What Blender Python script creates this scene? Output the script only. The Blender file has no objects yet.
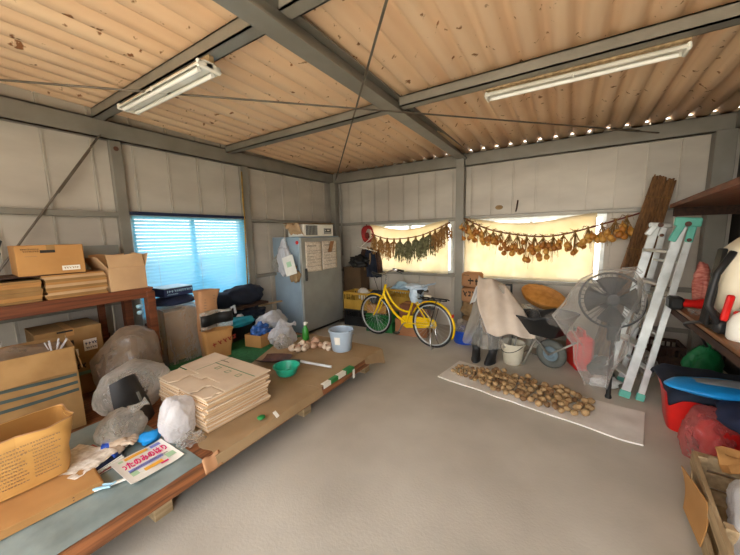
import bpy, bmesh, math, random
from mathutils import Vector, Matrix, noise, Euler
C = bpy.context.scene.collection
SC = bpy.context.scene
PI = math.pi
R = math.radians
V = Vector

# ---------------------------------------------------------------- camera
cam_d = bpy.data.cameras.new('camera')
cam_d.sensor_width = 36.0
cam_d.lens = 312.1174 / 740 * 36.0
cam_d.clip_start = 0.02
cam = bpy.data.objects.new('camera', cam_d)
C.objects.link(cam)
_p, _y, _r = 0.1351, 0.5603, -0.0241
_fw = V((-math.sin(_y) * math.cos(_p), math.cos(_y) * math.cos(_p), -math.sin(_p)))
_ri = V((math.cos(_y), math.sin(_y), 0))
_up = _ri.cross(_fw)
_rr = _ri * math.cos(_r) + _up * math.sin(_r)
_uu = -_ri * math.sin(_r) + _up * math.cos(_r)
cam.matrix_world = Matrix(((_rr.x, _uu.x, -_fw.x, 0), (_rr.y, _uu.y, -_fw.y, 0), (_rr.z, _uu.z, -_fw.z, 1.6), (0, 0, 0, 1)))
SC.camera = cam

# ---------------------------------------------------------------- world, sun, exposure
world = bpy.data.worlds.new('sky')
SC.world = world
world.use_nodes = True
wn = world.node_tree.nodes
wl = world.node_tree.links
wbg = wn['Background']
wtc = wn.new('ShaderNodeTexCoord')
wsep = wn.new('ShaderNodeSeparateXYZ')
wramp = wn.new('ShaderNodeValToRGB')
wramp.color_ramp.elements[0].position = 0.0
wramp.color_ramp.elements[0].color = (0.90, 0.86, 0.79, 1)
wramp.color_ramp.elements[1].position = 0.8
wramp.color_ramp.elements[1].color = (0.62, 0.72, 0.88, 1)
wl.new(wtc.outputs['Generated'], wsep.inputs[0])
wl.new(wsep.outputs['Z'], wramp.inputs[0])
wl.new(wramp.outputs[0], wbg.inputs[0])
wbg.inputs[1].default_value = 3.0
sun_d = bpy.data.lights.new('sun', 'SUN')
sun_d.energy = 7.0
sun_d.angle = R(1.0)
sun_d.color = (1.0, 0.95, 0.87)
sun = bpy.data.objects.new('sun', sun_d)
C.objects.link(sun)
sun.rotation_euler = V((-0.25, 0.42, -0.95)).to_track_quat('-Z', 'Y').to_euler()
SC.view_settings.view_transform = 'Standard'
SC.view_settings.look = 'None'
SC.view_settings.gamma = 1.0
SC.view_settings.use_curve_mapping = False
SC.view_settings.exposure = 1.5
SC.cycles.use_denoising = True
SC.cycles.max_bounces = 10
SC.cycles.diffuse_bounces = 4
SC.cycles.transparent_max_bounces = 24
SC.cycles.sample_clamp_indirect = 8.0

# ---------------------------------------------------------------- materials
def lin(h):
    h = h.lstrip('#')
    c = [int(h[i:i + 2], 16) / 255 for i in (0, 2, 4)]
    return tuple(x / 12.92 if x <= 0.04045 else ((x + 0.055) / 1.055) ** 2.4 for x in c) + (1,)

MATS = {}
def mat(name, col, col2=None, rough=0.7, metal=0.0, scale=6.0, stretch=(1, 1, 1), bump=0.0, bscale=40.0, trans=0.0, spec=0.4, lo=0.35, hi=0.65, detail=4.0):
    """Two colours mixed by noise, with a little bump."""
    m = bpy.data.materials.new(name)
    m.use_nodes = True
    n, l = m.node_tree.nodes, m.node_tree.links
    b = n['Principled BSDF']
    b.inputs['Roughness'].default_value = rough
    b.inputs['Metallic'].default_value = metal
    b.inputs['Specular IOR Level'].default_value = spec
    tc = n.new('ShaderNodeTexCoord')
    mp = n.new('ShaderNodeMapping')
    mp.inputs['Scale'].default_value = stretch
    l.new(tc.outputs['Object'], mp.inputs[0])
    nz = n.new('ShaderNodeTexNoise')
    nz.inputs['Scale'].default_value = scale
    nz.inputs['Detail'].default_value = detail
    l.new(mp.outputs[0], nz.inputs['Vector'])
    rp = n.new('ShaderNodeValToRGB')
    rp.color_ramp.elements[0].position = lo
    rp.color_ramp.elements[1].position = hi
    rp.color_ramp.elements[0].color = lin(col2 or col)
    rp.color_ramp.elements[1].color = lin(col)
    l.new(nz.outputs['Fac'], rp.inputs[0])
    l.new(rp.outputs[0], b.inputs['Base Color'])
    if bump:
        nb = n.new('ShaderNodeTexNoise')
        nb.inputs['Scale'].default_value = bscale
        nb.inputs['Detail'].default_value = 3
        l.new(mp.outputs[0], nb.inputs['Vector'])
        bp = n.new('ShaderNodeBump')
        bp.inputs['Strength'].default_value = bump
        bp.inputs['Distance'].default_value = 0.01
        l.new(nb.outputs['Fac'], bp.inputs['Height'])
        l.new(bp.outputs[0], b.inputs['Normal'])
    if trans:
        out = n['Material Output']
        tr = n.new('ShaderNodeBsdfTranslucent')
        l.new(rp.outputs[0], tr.inputs[0])
        mx = n.new('ShaderNodeMixShader')
        mx.inputs[0].default_value = trans
        l.new(b.outputs[0], mx.inputs[1])
        l.new(tr.outputs[0], mx.inputs[2])
        l.new(mx.outputs[0], out.inputs[0])
    MATS[name] = m
    return m

def film(name, col, opac=0.4, rough=0.2, bump=0.35, bscale=7.0):
    """Thin plastic film: part clear, part milky and glossy."""
    m = bpy.data.materials.new(name)
    m.use_nodes = True
    n, l = m.node_tree.nodes, m.node_tree.links
    b = n['Principled BSDF']
    b.inputs['Base Color'].default_value = lin(col)
    b.inputs['Roughness'].default_value = rough
    b.inputs['Specular IOR Level'].default_value = 0.8
    tc = n.new('ShaderNodeTexCoord')
    nz = n.new('ShaderNodeTexNoise')
    nz.inputs['Scale'].default_value = bscale
    nz.inputs['Detail'].default_value = 2.5
    nz.inputs['Distortion'].default_value = 2.0
    l.new(tc.outputs['Object'], nz.inputs['Vector'])
    bp = n.new('ShaderNodeBump')
    bp.inputs['Strength'].default_value = bump
    bp.inputs['Distance'].default_value = 0.03
    l.new(nz.outputs['Fac'], bp.inputs['Height'])
    l.new(bp.outputs[0], b.inputs['Normal'])
    tl = n.new('ShaderNodeBsdfTranslucent')
    tl.inputs[0].default_value = lin(col)
    m1 = n.new('ShaderNodeMixShader')
    m1.inputs[0].default_value = 0.35
    l.new(b.outputs[0], m1.inputs[1]); l.new(tl.outputs[0], m1.inputs[2])
    tp = n.new('ShaderNodeBsdfTransparent')
    lw = n.new('ShaderNodeLayerWeight'); lw.inputs['Blend'].default_value = 0.45
    l.new(bp.outputs[0], lw.inputs['Normal'])
    rg = n.new('ShaderNodeMapRange')
    rg.inputs['From Min'].default_value = 0.0; rg.inputs['From Max'].default_value = 1.0
    rg.inputs['To Min'].default_value = max(0, opac - 0.10); rg.inputs['To Max'].default_value = min(1, opac + 0.45)
    l.new(lw.outputs['Facing'], rg.inputs[0])
    m2 = n.new('ShaderNodeMixShader')
    l.new(rg.outputs[0], m2.inputs[0])
    l.new(tp.outputs[0], m2.inputs[1]); l.new(m1.outputs[0], m2.inputs[2])
    l.new(m2.outputs[0], n['Material Output'].inputs[0])
    MATS[name] = m
    return m

def glass(name, col='#ffffff', a=0.12):
    m = bpy.data.materials.new(name)
    m.use_nodes = True
    n, l = m.node_tree.nodes, m.node_tree.links
    tp = n.new('ShaderNodeBsdfTransparent'); tp.inputs[0].default_value = lin(col)
    gl = n.new('ShaderNodeBsdfGlossy'); gl.inputs['Roughness'].default_value = 0.03
    mx = n.new('ShaderNodeMixShader'); mx.inputs[0].default_value = a
    l.new(tp.outputs[0], mx.inputs[1]); l.new(gl.outputs[0], mx.inputs[2])
    l.new(mx.outputs[0], n['Material Output'].inputs[0])
    MATS[name] = m
    return m

concrete = mat('concrete', '#c1bbad', '#aaa395', rough=0.62, scale=1.6, bump=0.12, bscale=60, lo=0.3, hi=0.7, detail=8)
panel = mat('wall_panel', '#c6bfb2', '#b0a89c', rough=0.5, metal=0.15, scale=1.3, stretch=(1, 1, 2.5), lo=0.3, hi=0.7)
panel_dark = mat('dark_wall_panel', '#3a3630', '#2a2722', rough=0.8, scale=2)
steel = mat('painted_steel', '#949086', '#827e74', rough=0.42, metal=0.25, scale=3, lo=0.3, hi=0.7)
rodm = mat('rod_steel', '#5e5448', '#6d655a', rough=0.5, metal=0.4, scale=8)
alu = mat('aluminium', '#d3d7d6', '#b9bdbb', rough=0.35, metal=0.35, scale=8)
white_metal = mat('white_enamel', '#f0eee4', '#e2dfd2', rough=0.35, scale=5)
tube_white = mat('tube_white', '#f7f5ee', rough=0.2)
# corrugated roof: tan underside with rust-brown spots
def roof_mat():
    m = mat('tan_roof_sheet', '#efd0ac', '#e5be98', rough=0.75, scale=1.2, stretch=(3, .5, 1), lo=0.3, hi=0.7)
    n, l = m.node_tree.nodes, m.node_tree.links
    b = n['Principled BSDF']
    src = b.inputs['Base Color'].links[0].from_socket
    tc = n.new('ShaderNodeTexCoord')
    nz = n.new('ShaderNodeTexNoise'); nz.inputs['Scale'].default_value = 13; nz.inputs['Detail'].default_value = 3
    l.new(tc.outputs['Object'], nz.inputs['Vector'])
    rp = n.new('ShaderNodeValToRGB'); rp.color_ramp.elements[0].position = 0.655; rp.color_ramp.elements[1].position = 0.71
    l.new(nz.outputs['Fac'], rp.inputs[0])
    mx = n.new('ShaderNodeMix'); mx.data_type = 'RGBA'
    l.new(rp.outputs[0], mx.inputs[0]); l.new(src, mx.inputs[6]); mx.inputs[7].default_value = lin('#8d5c38')
    l.new(mx.outputs[2], b.inputs['Base Color'])
    return m
roofm = roof_mat()
redwood = mat('reddish_wood', '#9a6038', '#5f3a22', rough=0.6, scale=3, stretch=(14, .8, 14), bump=0.2, bscale=20)
shelfwood = mat('shelf_wood', '#7d4629', '#5c321d', rough=0.6, scale=3, stretch=(14, .8, 14), bump=0.15, bscale=20)
darkwood = mat('dark_wood', '#4b3123', '#33211a', rough=0.7, scale=3, stretch=(10, 1, 10))
palewood = mat('pale_wood', '#b39a75', '#8e7654', rough=0.7, scale=3, stretch=(12, 1, 12), bump=0.2, bscale=20)
benchwood = mat('bench_wood', '#9a6a42', '#7a5232', rough=0.55, scale=3, stretch=(12, .8, 12))
card = mat('cardboard', '#b6874f', '#a97a45', rough=0.85, scale=4)
card_l = mat('light_cardboard', '#c8a57c', '#b99670', rough=0.85, scale=4)
card_in = mat('cardboard_inside', '#8d6a41', '#7d5d39', rough=0.9, scale=4)
card_pale = mat('pale_cardboard', '#d8c4a9', '#c8b296', rough=0.85, scale=3)
card_dark = mat('dull_cardboard', '#9a7749', '#866439', rough=0.85, scale=5)
kraft = mat('kraft_paper', '#a08561', '#8f7553', rough=0.8, scale=3, bump=0.35, bscale=6)
kraft_y = mat('yellow_kraft_paper', '#d2a35f', '#c49450', rough=0.75, scale=4, bump=0.4, bscale=7)
kraft_o = mat('orange_kraft_paper', '#b48660', '#a27650', rough=0.75, scale=4, bump=0.3, bscale=9)
kraft_in = mat('kraft_inside', '#b07c3c', '#a06f33', rough=0.85, scale=4)
ink = mat('dark_ink', '#2b2621', rough=0.8)
ink_grey = mat('grey_ink', '#6f6658', rough=0.8)
ink_green = mat('green_ink', '#5d7a5c', '#6d8768', rough=0.8)
ink_red = mat('red_ink', '#8f2a1d', rough=0.8)
white_p = mat('white_paper', '#e9e4d8', '#dcd6c8', rough=0.8, scale=6)
news = mat('newsprint', '#e9dfd0', '#d3c6b3', rough=0.85, scale=38, detail=2, lo=0.4, hi=0.6)
magenta = mat('magenta_print', '#d62a6b', rough=0.7)
orange_p = mat('orange_print', '#e8a83a', rough=0.7)
blue_p = mat('blue_print', '#7d83c4', rough=0.7)
green_p = mat('green_print', '#a9c9a0', rough=0.7)
tarp_grey = mat('grey_blue_film', '#8e9c98', '#76837f', rough=0.28, scale=5, bump=0.5, bscale=9)
green_mat = mat('green_mat', '#2f7440', '#235c32', rough=0.9, scale=30, bump=0.3, bscale=120)
greentape = mat('green_tape', '#1f7a3a', rough=0.5)
grey_enamel = mat('grey_enamel', '#9b9d97', '#8f918b', rough=0.38, scale=3, metal=0.1)
blue_lit_enamel = mat('blue_lit_grey_enamel', '#93a6b3', '#8597a4', rough=0.35, scale=3, metal=0.1)  # cabinet body: blue light from the blind window mixed into the enamel colour
black = mat('black_plastic', '#191919', '#232323', rough=0.45)
rubber = mat('black_rubber', '#1c1c1d', '#262626', rough=0.5, scale=10)
grey_rub = mat('grey_rubber', '#666862', '#585a54', rough=0.75, scale=10)
yellow = mat('yellow_paint', '#f0c814', '#e6bc0c', rough=0.25, spec=0.6)
chrome = mat('chrome', '#d9dbdc', rough=0.18, metal=0.9)
spoke_m = mat('spoke_steel', '#b4b6b4', rough=0.3, metal=0.7)
bucket_b = mat('pale_blue_plastic', '#a9b8c6', '#9fafbd', rough=0.4)
bucket_w = mat('cream_plastic', '#d9d2bd', '#c9c1aa', rough=0.5)
teal = mat('teal_plastic', '#2fb594', '#28a786', rough=0.35)
teal_pale = mat('pale_teal_plastic', '#67b8a6', '#5aa897', rough=0.45)
teal_cloth = mat('teal_cloth', '#1c94a5', '#157886', rough=0.7, scale=6, bump=0.4, bscale=10)
navy = mat('navy_cloth', '#222b48', '#1a2138', rough=0.85, scale=8, bump=0.5, bscale=12)
navy_dk = mat('dark_navy_cloth', '#1d2536', '#161c2a', rough=0.85, scale=8, bump=0.4, bscale=10)
bluec = mat('blue_plastic', '#2450b8', '#1e46a6', rough=0.4)
blue_film = mat('blue_wrap', '#2f5fa8', '#23406f', rough=0.3, scale=14, bump=0.7, bscale=16)
cyanb = mat('bright_blue_fabric', '#1b8fd6', '#1680c4', rough=0.45, scale=6)
greyc = mat('grey_fabric', '#8d949a', '#7f868c', rough=0.6, scale=6)
red = mat('red_plastic', '#d8231d', '#c41c18', rough=0.35)
red_dk = mat('dull_red_plastic', '#a5231f', '#8c1b19', rough=0.5)
greenp = mat('green_plastic', '#1f7d47', '#196b3b', rough=0.5)
green_dk = mat('deep_green_plastic', '#2b7a3a', '#22642f', rough=0.55)
greenbot = mat('green_bottle', '#3f9a36', '#2c7a2a', rough=0.3)
crate_y = mat('yellow_crate_plastic', '#b8933a', '#a5822f', rough=0.55)
blue_dark = mat('dark_blue_box', '#28345c', '#1f2948', rough=0.6)
skyblue = mat('pale_sky_blue', '#a8cfe0', '#93bfd4', rough=0.5)
reed = mat('brown_reed', '#8a6136', '#5a3a1e', rough=0.7, scale=5, stretch=(10, 10, 1))
tan_rot = mat('rattan', '#c98d45', '#b17630', rough=0.6, scale=14, bump=0.4, bscale=50)
onion_a = mat('onion_skin', '#b57a34', '#96581f', rough=0.3, scale=20, stretch=(1, 1, .2))
onion_b = mat('golden_onion_skin', '#d2a353', '#b67a33', rough=0.3, scale=20, stretch=(1, 1, .2))
stalk = mat('dried_stalk', '#94713e', '#6f5530', rough=0.9, scale=20)
herb = mat('dried_green_herb', '#7d7b58', '#57553c', rough=0.9, scale=16)
herb_b = mat('dried_brown_stems', '#a87a44', '#7c5830', rough=0.9, scale=16)
potato_m = mat('potato_skin', '#c6a473', '#6b4f33', rough=0.75, scale=16, bump=0.25, bscale=50, lo=0.38, hi=0.6)
potato_d = mat('earthy_potato_skin', '#94714a', '#523a26', rough=0.8, scale=14, bump=0.3, bscale=50)
garlic_m = mat('garlic_skin', '#d8c6ae', '#bfa489', rough=0.7, scale=14)
shell_pink = mat('pinkish_bulb', '#c9a58a', '#b08a70', rough=0.7, scale=14)
sheetgrey = mat('grey_foam_sheet', '#e2ddd4', '#d3cdc2', rough=0.85, scale=4, bump=0.15, bscale=20)
cream_cloth = mat('cream_cloth', '#f3e9d2', '#ece0c2', rough=0.9, scale=5, trans=0.6)
tan_cloth = mat('beige_cloth', '#d3c5b5', '#c4b4a2', rough=0.9, scale=5, bump=0.4, bscale=8)
white_cloth = mat('white_cloth', '#d9d8d4', '#cac9c5', rough=0.85, scale=8, bump=0.4, bscale=12)
cyan_blind = film('pale_blue_slats', '#7ccaea', 1.06, rough=0.5, bump=0.0)
stone_tan = mat('tan_sack', '#a2855f', '#876b48', rough=0.9, scale=8, bump=0.4, bscale=20)
mesh_red = mat('red_net', '#cf8a7c', '#a84e42', rough=0.6, scale=18, stretch=(1, 1, 3))
tank_m = mat('milky_tank', '#ddd3bb', '#d2c7ad', rough=0.4, scale=3)
glove_m = mat('work_glove', '#cbb8a2', '#b39d86', rough=0.95, scale=20)
foliage_m = mat('hedge_leaf', '#2e4426', '#1f321c', rough=0.8, scale=6)
soil = mat('yard_soil', '#b3a68d', '#9d9078', rough=0.9, scale=2)
dkgrey = mat('charcoal_plastic', '#3a3c3d', '#313334', rough=0.6)
rust = mat('rusty_blade', '#5b3a2b', '#43291f', rough=0.6, scale=12)
yrope = mat('yellow_rope', '#b08a3a', '#8f6d2c', rough=0.9, scale=30)
redrope = mat('dark_red_cord', '#6f2f27', '#57241e', rough=0.9)
glass_m = glass('window_glass')
film_clear = film('clear_film', '#dcdad2', 0.16, rough=0.16)
film_milk = film('milky_film', '#d6d2c8', 0.40)
film_grey = film('greyish_film', '#d3cec4', 0.42, rough=0.14, bump=0.6, bscale=9)
film_cover = film('thick_clear_film', '#e4e2dc', 0.19, rough=0.14, bump=0.5, bscale=5.0)
film_white = film('white_film', '#e9e8ea', 0.70, rough=0.16, bump=0.6, bscale=9)
film_warm = film('brownish_film', '#a99682', 0.54)
film_red = film('reddish_film', '#d8807c', 0.45)

# ---------------------------------------------------------------- mesh builder
class MB:
    def __init__(s):
        s.bm = bmesh.new()
        s.uvm = 0
    def mi(s, i):
        s.uvm = i
        return s
    def face(s, vs):
        try:
            f = s.bm.faces.new(vs)
            f.material_index = s.uvm
            return f
        except ValueError:
            return None
    def raw(s, verts, faces, M=None):
        vs = [s.bm.verts.new(M @ V(v) if M else V(v)) for v in verts]
        for f in faces:
            s.face([vs[i] for i in f])
        return s
    def box(s, c, d, rot=None, bev=0.0):
        """Box centred at c with size d; rot is an Euler tuple."""
        M = Matrix.Translation(V(c)) @ (Euler(rot).to_matrix().to_4x4() if rot else Matrix.Identity(4))
        x, y, z = d[0] / 2, d[1] / 2, d[2] / 2
        b = min(bev, x * .9, y * .9, z * .9)
        if b <= 0:
            vs = [(i, j, k) for i in (-x, x) for j in (-y, y) for k in (-z, z)]
            s.raw(vs, [(0, 1, 3, 2), (4, 6, 7, 5), (0, 4, 5, 1), (2, 3, 7, 6), (0, 2, 6, 4), (1, 5, 7, 3)], M)
        else:
            vs = []
            for sx in (-1, 1):
                for sy in (-1, 1):
                    for sz in (-1, 1):
                        vs += [(sx * x, sy * (y - b), sz * (z - b)), (sx * (x - b), sy * y, sz * (z - b)), (sx * (x - b), sy * (y - b), sz * z)]
            I = lambda sx, sy, sz, a: ((sx > 0) * 4 + (sy > 0) * 2 + (sz > 0)) * 3 + a
            fs = []
            for q in (-1, 1):
                fs += [[I(q, -1, -1, 0), I(q, 1, -1, 0), I(q, 1, 1, 0), I(q, -1, 1, 0)], [I(-1, q, -1, 1), I(1, q, -1, 1), I(1, q, 1, 1), I(-1, q, 1, 1)], [I(-1, -1, q, 2), I(1, -1, q, 2), I(1, 1, q, 2), I(-1, 1, q, 2)]]
                for t in (-1, 1):
                    fs += [[I(q, t, -1, 0), I(q, t, 1, 0), I(q, t, 1, 1), I(q, t, -1, 1)], [I(q, -1, t, 0), I(q, 1, t, 0), I(q, 1, t, 2), I(q, -1, t, 2)], [I(-1, q, t, 1), I(1, q, t, 1), I(1, q, t, 2), I(-1, q, t, 2)]]
            for sx in (-1, 1):
                for sy in (-1, 1):
                    for sz in (-1, 1):
                        fs.append([I(sx, sy, sz, 0), I(sx, sy, sz, 1), I(sx, sy, sz, 2)])
            s.raw(vs, fs, M)
        return s
    def beam(s, p, q, w, h, up=(0, 0, 1), bev=0.0):
        """Bar from p to q, w wide across and h along up."""
        p, q = V(p), V(q)
        d = (q - p)
        L = d.length
        d.normalize()
        u = V(up)
        sd = d.cross(u)
        if sd.length < 1e-4:
            sd = d.cross(V((1, 0, 0)))
        sd.normalize()
        u = sd.cross(d)
        M = Matrix(((d.x, sd.x, u.x, 0), (d.y, sd.y, u.y, 0), (d.z, sd.z, u.z, 0), (0, 0, 0, 1)))
        t = MB()
        t.box((0, 0, 0), (L, w, h), bev=bev)
        vs = [v.co.copy() for v in t.bm.verts]
        t.bm.verts.index_update()
        s.raw(vs, [[v.index for v in f.verts] for f in t.bm.faces], Matrix.Translation((p + q) / 2) @ M)
        t.bm.free()
        return s
    def tube(s, pts, r, n=8, caps=True, closed=False):
        pts = [V(p) for p in pts]
        rs = r if isinstance(r, (list, tuple)) else [r] * len(pts)
        N = len(pts)
        rings = []
        prev = None
        for i, p in enumerate(pts):
            if closed:
                t = pts[(i + 1) % N] - pts[i - 1]
            else:
                t = pts[min(i + 1, N - 1)] - pts[max(i - 1, 0)]
            if t.length < 1e-9:
                t = V((0, 0, 1))
            t.normalize()
            if prev is None:
                a = V((0, 0, 1)) if abs(t.z) < 0.9 else V((1, 0, 0))
                u = t.cross(a).normalized()
            else:
                u = (prev - t * prev.dot(t))
                u = u.normalized() if u.length > 1e-6 else t.orthogonal().normalized()
            prev = u
            w = t.cross(u)
            rings.append([s.bm.verts.new(p + (u * math.cos(2 * PI * k / n) + w * math.sin(2 * PI * k / n)) * rs[i]) for k in range(n)])
        for i in range(N if closed else N - 1):
            a, b = rings[i], rings[(i + 1) % N]
            for k in range(n):
                s.face([a[k], a[(k + 1) % n], b[(k + 1) % n], b[k]])
        if caps and not closed:
            s.face(rings[0][::-1]); s.face(rings[-1])
        return s
    def lathe(s, prof, n=20, M=None, sx=1.0, sy=1.0, wob=0.0, seed=0):
        """Turn (radius, z) pairs about z; a radius of 0 makes a pole."""
        M = M or Matrix.Identity(4)
        rings = []
        for (r, z) in prof:
            if r < 1e-6:
                rings.append([s.bm.verts.new(M @ V((0, 0, z)))])
            else:
                ring = []
                for k in range(n):
                    a = 2 * PI * k / n
                    rr = r
                    if wob:
                        rr *= 1 + wob * noise.noise(V((math.cos(a) * 1.7, math.sin(a) * 1.7, z * 6 + seed)))
                    ring.append(s.bm.verts.new(M @ V((rr * math.cos(a) * sx, rr * math.sin(a) * sy, z))))
                rings.append(ring)
        for a, b in zip(rings, rings[1:]):
            for k in range(n):
                if len(a) == 1 and len(b) == 1:
                    continue
                if len(a) == 1:
                    s.face([a[0], b[(k + 1) % n], b[k]])
                elif len(b) == 1:
                    s.face([a[k], a[(k + 1) % n], b[0]])
                else:
                    s.face([a[k], a[(k + 1) % n], b[(k + 1) % n], b[k]])
        return s
    def prism(s, poly, z0, z1, M=None):
        n = len(poly)
        vs = [(x, y, z0) for x, y in poly] + [(x, y, z1) for x, y in poly]
        fs = [tuple(range(n))[::-1], tuple(range(n, 2 * n))] + [(i, (i + 1) % n, n + (i + 1) % n, n + i) for i in range(n)]
        return s.raw(vs, fs, M)
    def sheet(s, nx, ny, f, th=0.0, M=None):
        """Grid surface f(u, v); th gives it thickness along the normal."""
        g = [[V(f(i / nx, j / ny)) for j in range(ny + 1)] for i in range(nx + 1)]
        if M:
            g = [[M @ p for p in row] for row in g]
        top = [[s.bm.verts.new(p) for p in row] for row in g]
        for i in range(nx):
            for j in range(ny):
                s.face([top[i][j], top[i + 1][j], top[i + 1][j + 1], top[i][j + 1]])
        if th:
            bot = []
            for i in range(nx + 1):
                row = []
                for j in range(ny + 1):
                    du = g[min(i + 1, nx)][j] - g[max(i - 1, 0)][j]
                    dv = g[i][min(j + 1, ny)] - g[i][max(j - 1, 0)]
                    nn = du.cross(dv)
                    nn = nn.normalized() if nn.length > 1e-9 else V((0, 0, 1))
                    row.append(s.bm.verts.new(g[i][j] - nn * th))
                bot.append(row)
            for i in range(nx):
                for j in range(ny):
                    s.face([bot[i][j], bot[i][j + 1], bot[i + 1][j + 1], bot[i + 1][j]])
            for i in range(nx):
                s.face([top[i][0], bot[i][0], bot[i + 1][0], top[i + 1][0]])
                s.face([top[i + 1][ny], bot[i + 1][ny], bot[i][ny], top[i][ny]])
            for j in range(ny):
                s.face([top[0][j + 1], bot[0][j + 1], bot[0][j], top[0][j]])
                s.face([top[nx][j], bot[nx][j], bot[nx][j + 1], top[nx][j + 1]])
        return s
    def blob(s, c, r, seed=0, amp=0.12, freq=2.0, sub=3, flat=None, rot=0.0, crease=0.0):
        """Lumpy ball; flat = fraction of the radius below the centre where it is cut level."""
        t = bmesh.new()
        bmesh.ops.create_icosphere(t, subdivisions=sub, radius=1)
        t.verts.index_update()
        o = V((seed * 7.3, seed * 3.1, seed * 5.7))
        vs = []
        cr, sr = math.cos(rot), math.sin(rot)
        planes = []
        if crease:
            rn = random.Random(seed * 13 + 1)
            while len(planes) < 46:
                q = V((rn.uniform(-1, 1), rn.uniform(-1, 1), rn.uniform(-1, 1)))
                if 0.2 < q.length < 1: planes.append((q.normalized(), rn.uniform(0.80, 1.02)))
        for v in t.verts:
            p = v.co.copy()
            d = 1 + amp * 2 * noise.noise(p * freq + o)
            if crease:
                w_ = noise.noise(p * 1.3 + o)
                dd = (p + 0.10 * V((noise.noise(p * 2 + o), noise.noise(p * 2 - o), w_))).normalized()
                fr = 9.0
                for pn, ph in planes:
                    c_ = dd.dot(pn)
                    if c_ > 0.25: fr = min(fr, ph / c_)
                fr = min(fr, 1.35)
                q2 = 1 - abs(noise.noise(V((p.x, p.y, p.z * .6)) * 4.2 + o * .6)) * 2
                d += (fr - 1.0) * min(1.0, crease * 6) + crease * (0.42 * q2 * q2 - 0.14)
            p = p * d
            if flat is not None and p.z < -flat:
                p.z = -flat + (p.z + flat) * 0.04
            x, y, z = p.x * r[0], p.y * r[1], p.z * r[2]
            vs.append((c[0] + x * cr - y * sr, c[1] + x * sr + y * cr, c[2] + z))
        s.raw(vs, [[v.index for v in f.verts] for f in t.faces])
        t.free()
        return s

ROOTS = {}
def obj(name, mb, mats, parent=None, loc=(0, 0, 0), rot=(0, 0, 0), smooth=False, world=False):
    """Link the builder's shape as ONE mesh object, a child of parent when given."""
    bm = mb.bm
    if world and parent is not None:
        bm.transform(ROOTS[parent.name].inverted())
    bmesh.ops.recalc_face_normals(bm, faces=bm.faces)
    me = bpy.data.meshes.new(name)
    bm.to_mesh(me)
    bm.free()
    for m in (mats if isinstance(mats, (list, tuple)) else [mats]):
        me.materials.append(m)
    if smooth:
        for p in me.polygons:
            p.use_smooth = True
        if smooth is not True:
            me.set_sharp_from_angle(angle=R(smooth))
    o = bpy.data.objects.new(name, me)
    C.objects.link(o)
    o.location = loc
    o.rotation_euler = rot
    if parent is not None:
        o.parent = parent
        if parent.name in ROOTS:
            ROOTS[o.name] = ROOTS[parent.name]
    return o

def tag(o, label, cat, group=None, kind=None):
    o['label'] = label
    o['category'] = cat
    if group: o['group'] = group
    if kind: o['kind'] = kind
    return o

def thing(name, label, cat, loc=(0, 0, 0), rz=0.0, group=None, rot=None):
    o = bpy.data.objects.new(name, None)
    o.empty_display_size = 0.05
    C.objects.link(o)
    o.location = loc
    o.rotation_euler = rot or (0, 0, rz)
    ROOTS[o.name] = Matrix.Translation(V(loc)) @ Euler(o.rotation_euler).to_matrix().to_4x4()
    return tag(o, label, cat, group)

def solo(name, mb, mats, label, cat, loc=(0, 0, 0), rot=(0, 0, 0), group=None, smooth=False, kind=None):
    return tag(obj(name, mb, mats, None, loc, rot, smooth), label, cat, group, kind)

def struct(name, mb, mats, parent=None, smooth=False):
    o = obj(name, mb, mats, parent, smooth=smooth)
    if parent is None:
        o['kind'] = 'structure'
        o['label'] = STRUCT_LABEL.get(name, 'part of the shed: ' + name.replace('_', ' '))
        o['category'] = name.split('_')[0]
    return o
STRUCT_LABEL = {}

def dup(root, loc=None, rot=None, label=None, group=None):
    r = root.copy()
    C.objects.link(r)
    if loc is not None: r.location = loc
    if rot is not None: r.rotation_euler = rot
    if label: r['label'] = label
    if group: r['group'] = group
    for ch in list(root.children):
        c = ch.copy(); C.objects.link(c); c.parent = r
        for g in list(ch.children):
            d = g.copy(); C.objects.link(d); d.parent = c
    return r

def text(body, size, M, parent, material, name='lettering', depth=0.0008, bold=0.0, world=True, sx=1.0):
    """Lettering as a mesh in the xy plane of M."""
    cu = bpy.data.curves.new('t', 'FONT')
    cu.body = body
    cu.size = size
    cu.extrude = depth
    cu.offset = bold
    cu.align_x = 'CENTER'; cu.align_y = 'CENTER'
    cu.resolution_u = 2
    to = bpy.data.objects.new('t', cu)
    C.objects.link(to)
    dg = bpy.context.evaluated_depsgraph_get()
    me = bpy.data.meshes.new_from_object(to.evaluated_get(dg))
    bpy.data.objects.remove(to)
    bpy.data.curves.remove(cu)
    me.name = name
    me.transform(M @ Matrix.Diagonal((sx, 1, 1, 1)))
    if world and parent is not None and parent.name in ROOTS:
        me.transform(ROOTS[parent.name].inverted())
    me.materials.clear()
    me.materials.append(material)
    o = bpy.data.objects.new(name, me)
    C.objects.link(o)
    if parent is not None: o.parent = parent
    return o

def frame(origin, xdir, ydir):
    """Matrix whose x and y axes run along xdir and ydir."""
    x = V(xdir).normalized()
    z = x.cross(V(ydir)).normalized()
    y = z.cross(x)
    return Matrix(((x.x, y.x, z.x, origin[0]), (x.y, y.y, z.y, origin[1]), (x.z, y.z, z.z, origin[2]), (0, 0, 0, 1)))

def fbm(x, y, s=0):
    return noise.noise(V((x, y, s))) + 0.5 * noise.noise(V((x * 2.1, y * 2.1, s + 5)))

# ================================================================= THE SHED
XL, XR, YB, YF = -4.05, 1.50, 5.145, -1.3
def zroof(y):
    return 2.862 + (YB - y) * 0.026

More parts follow.
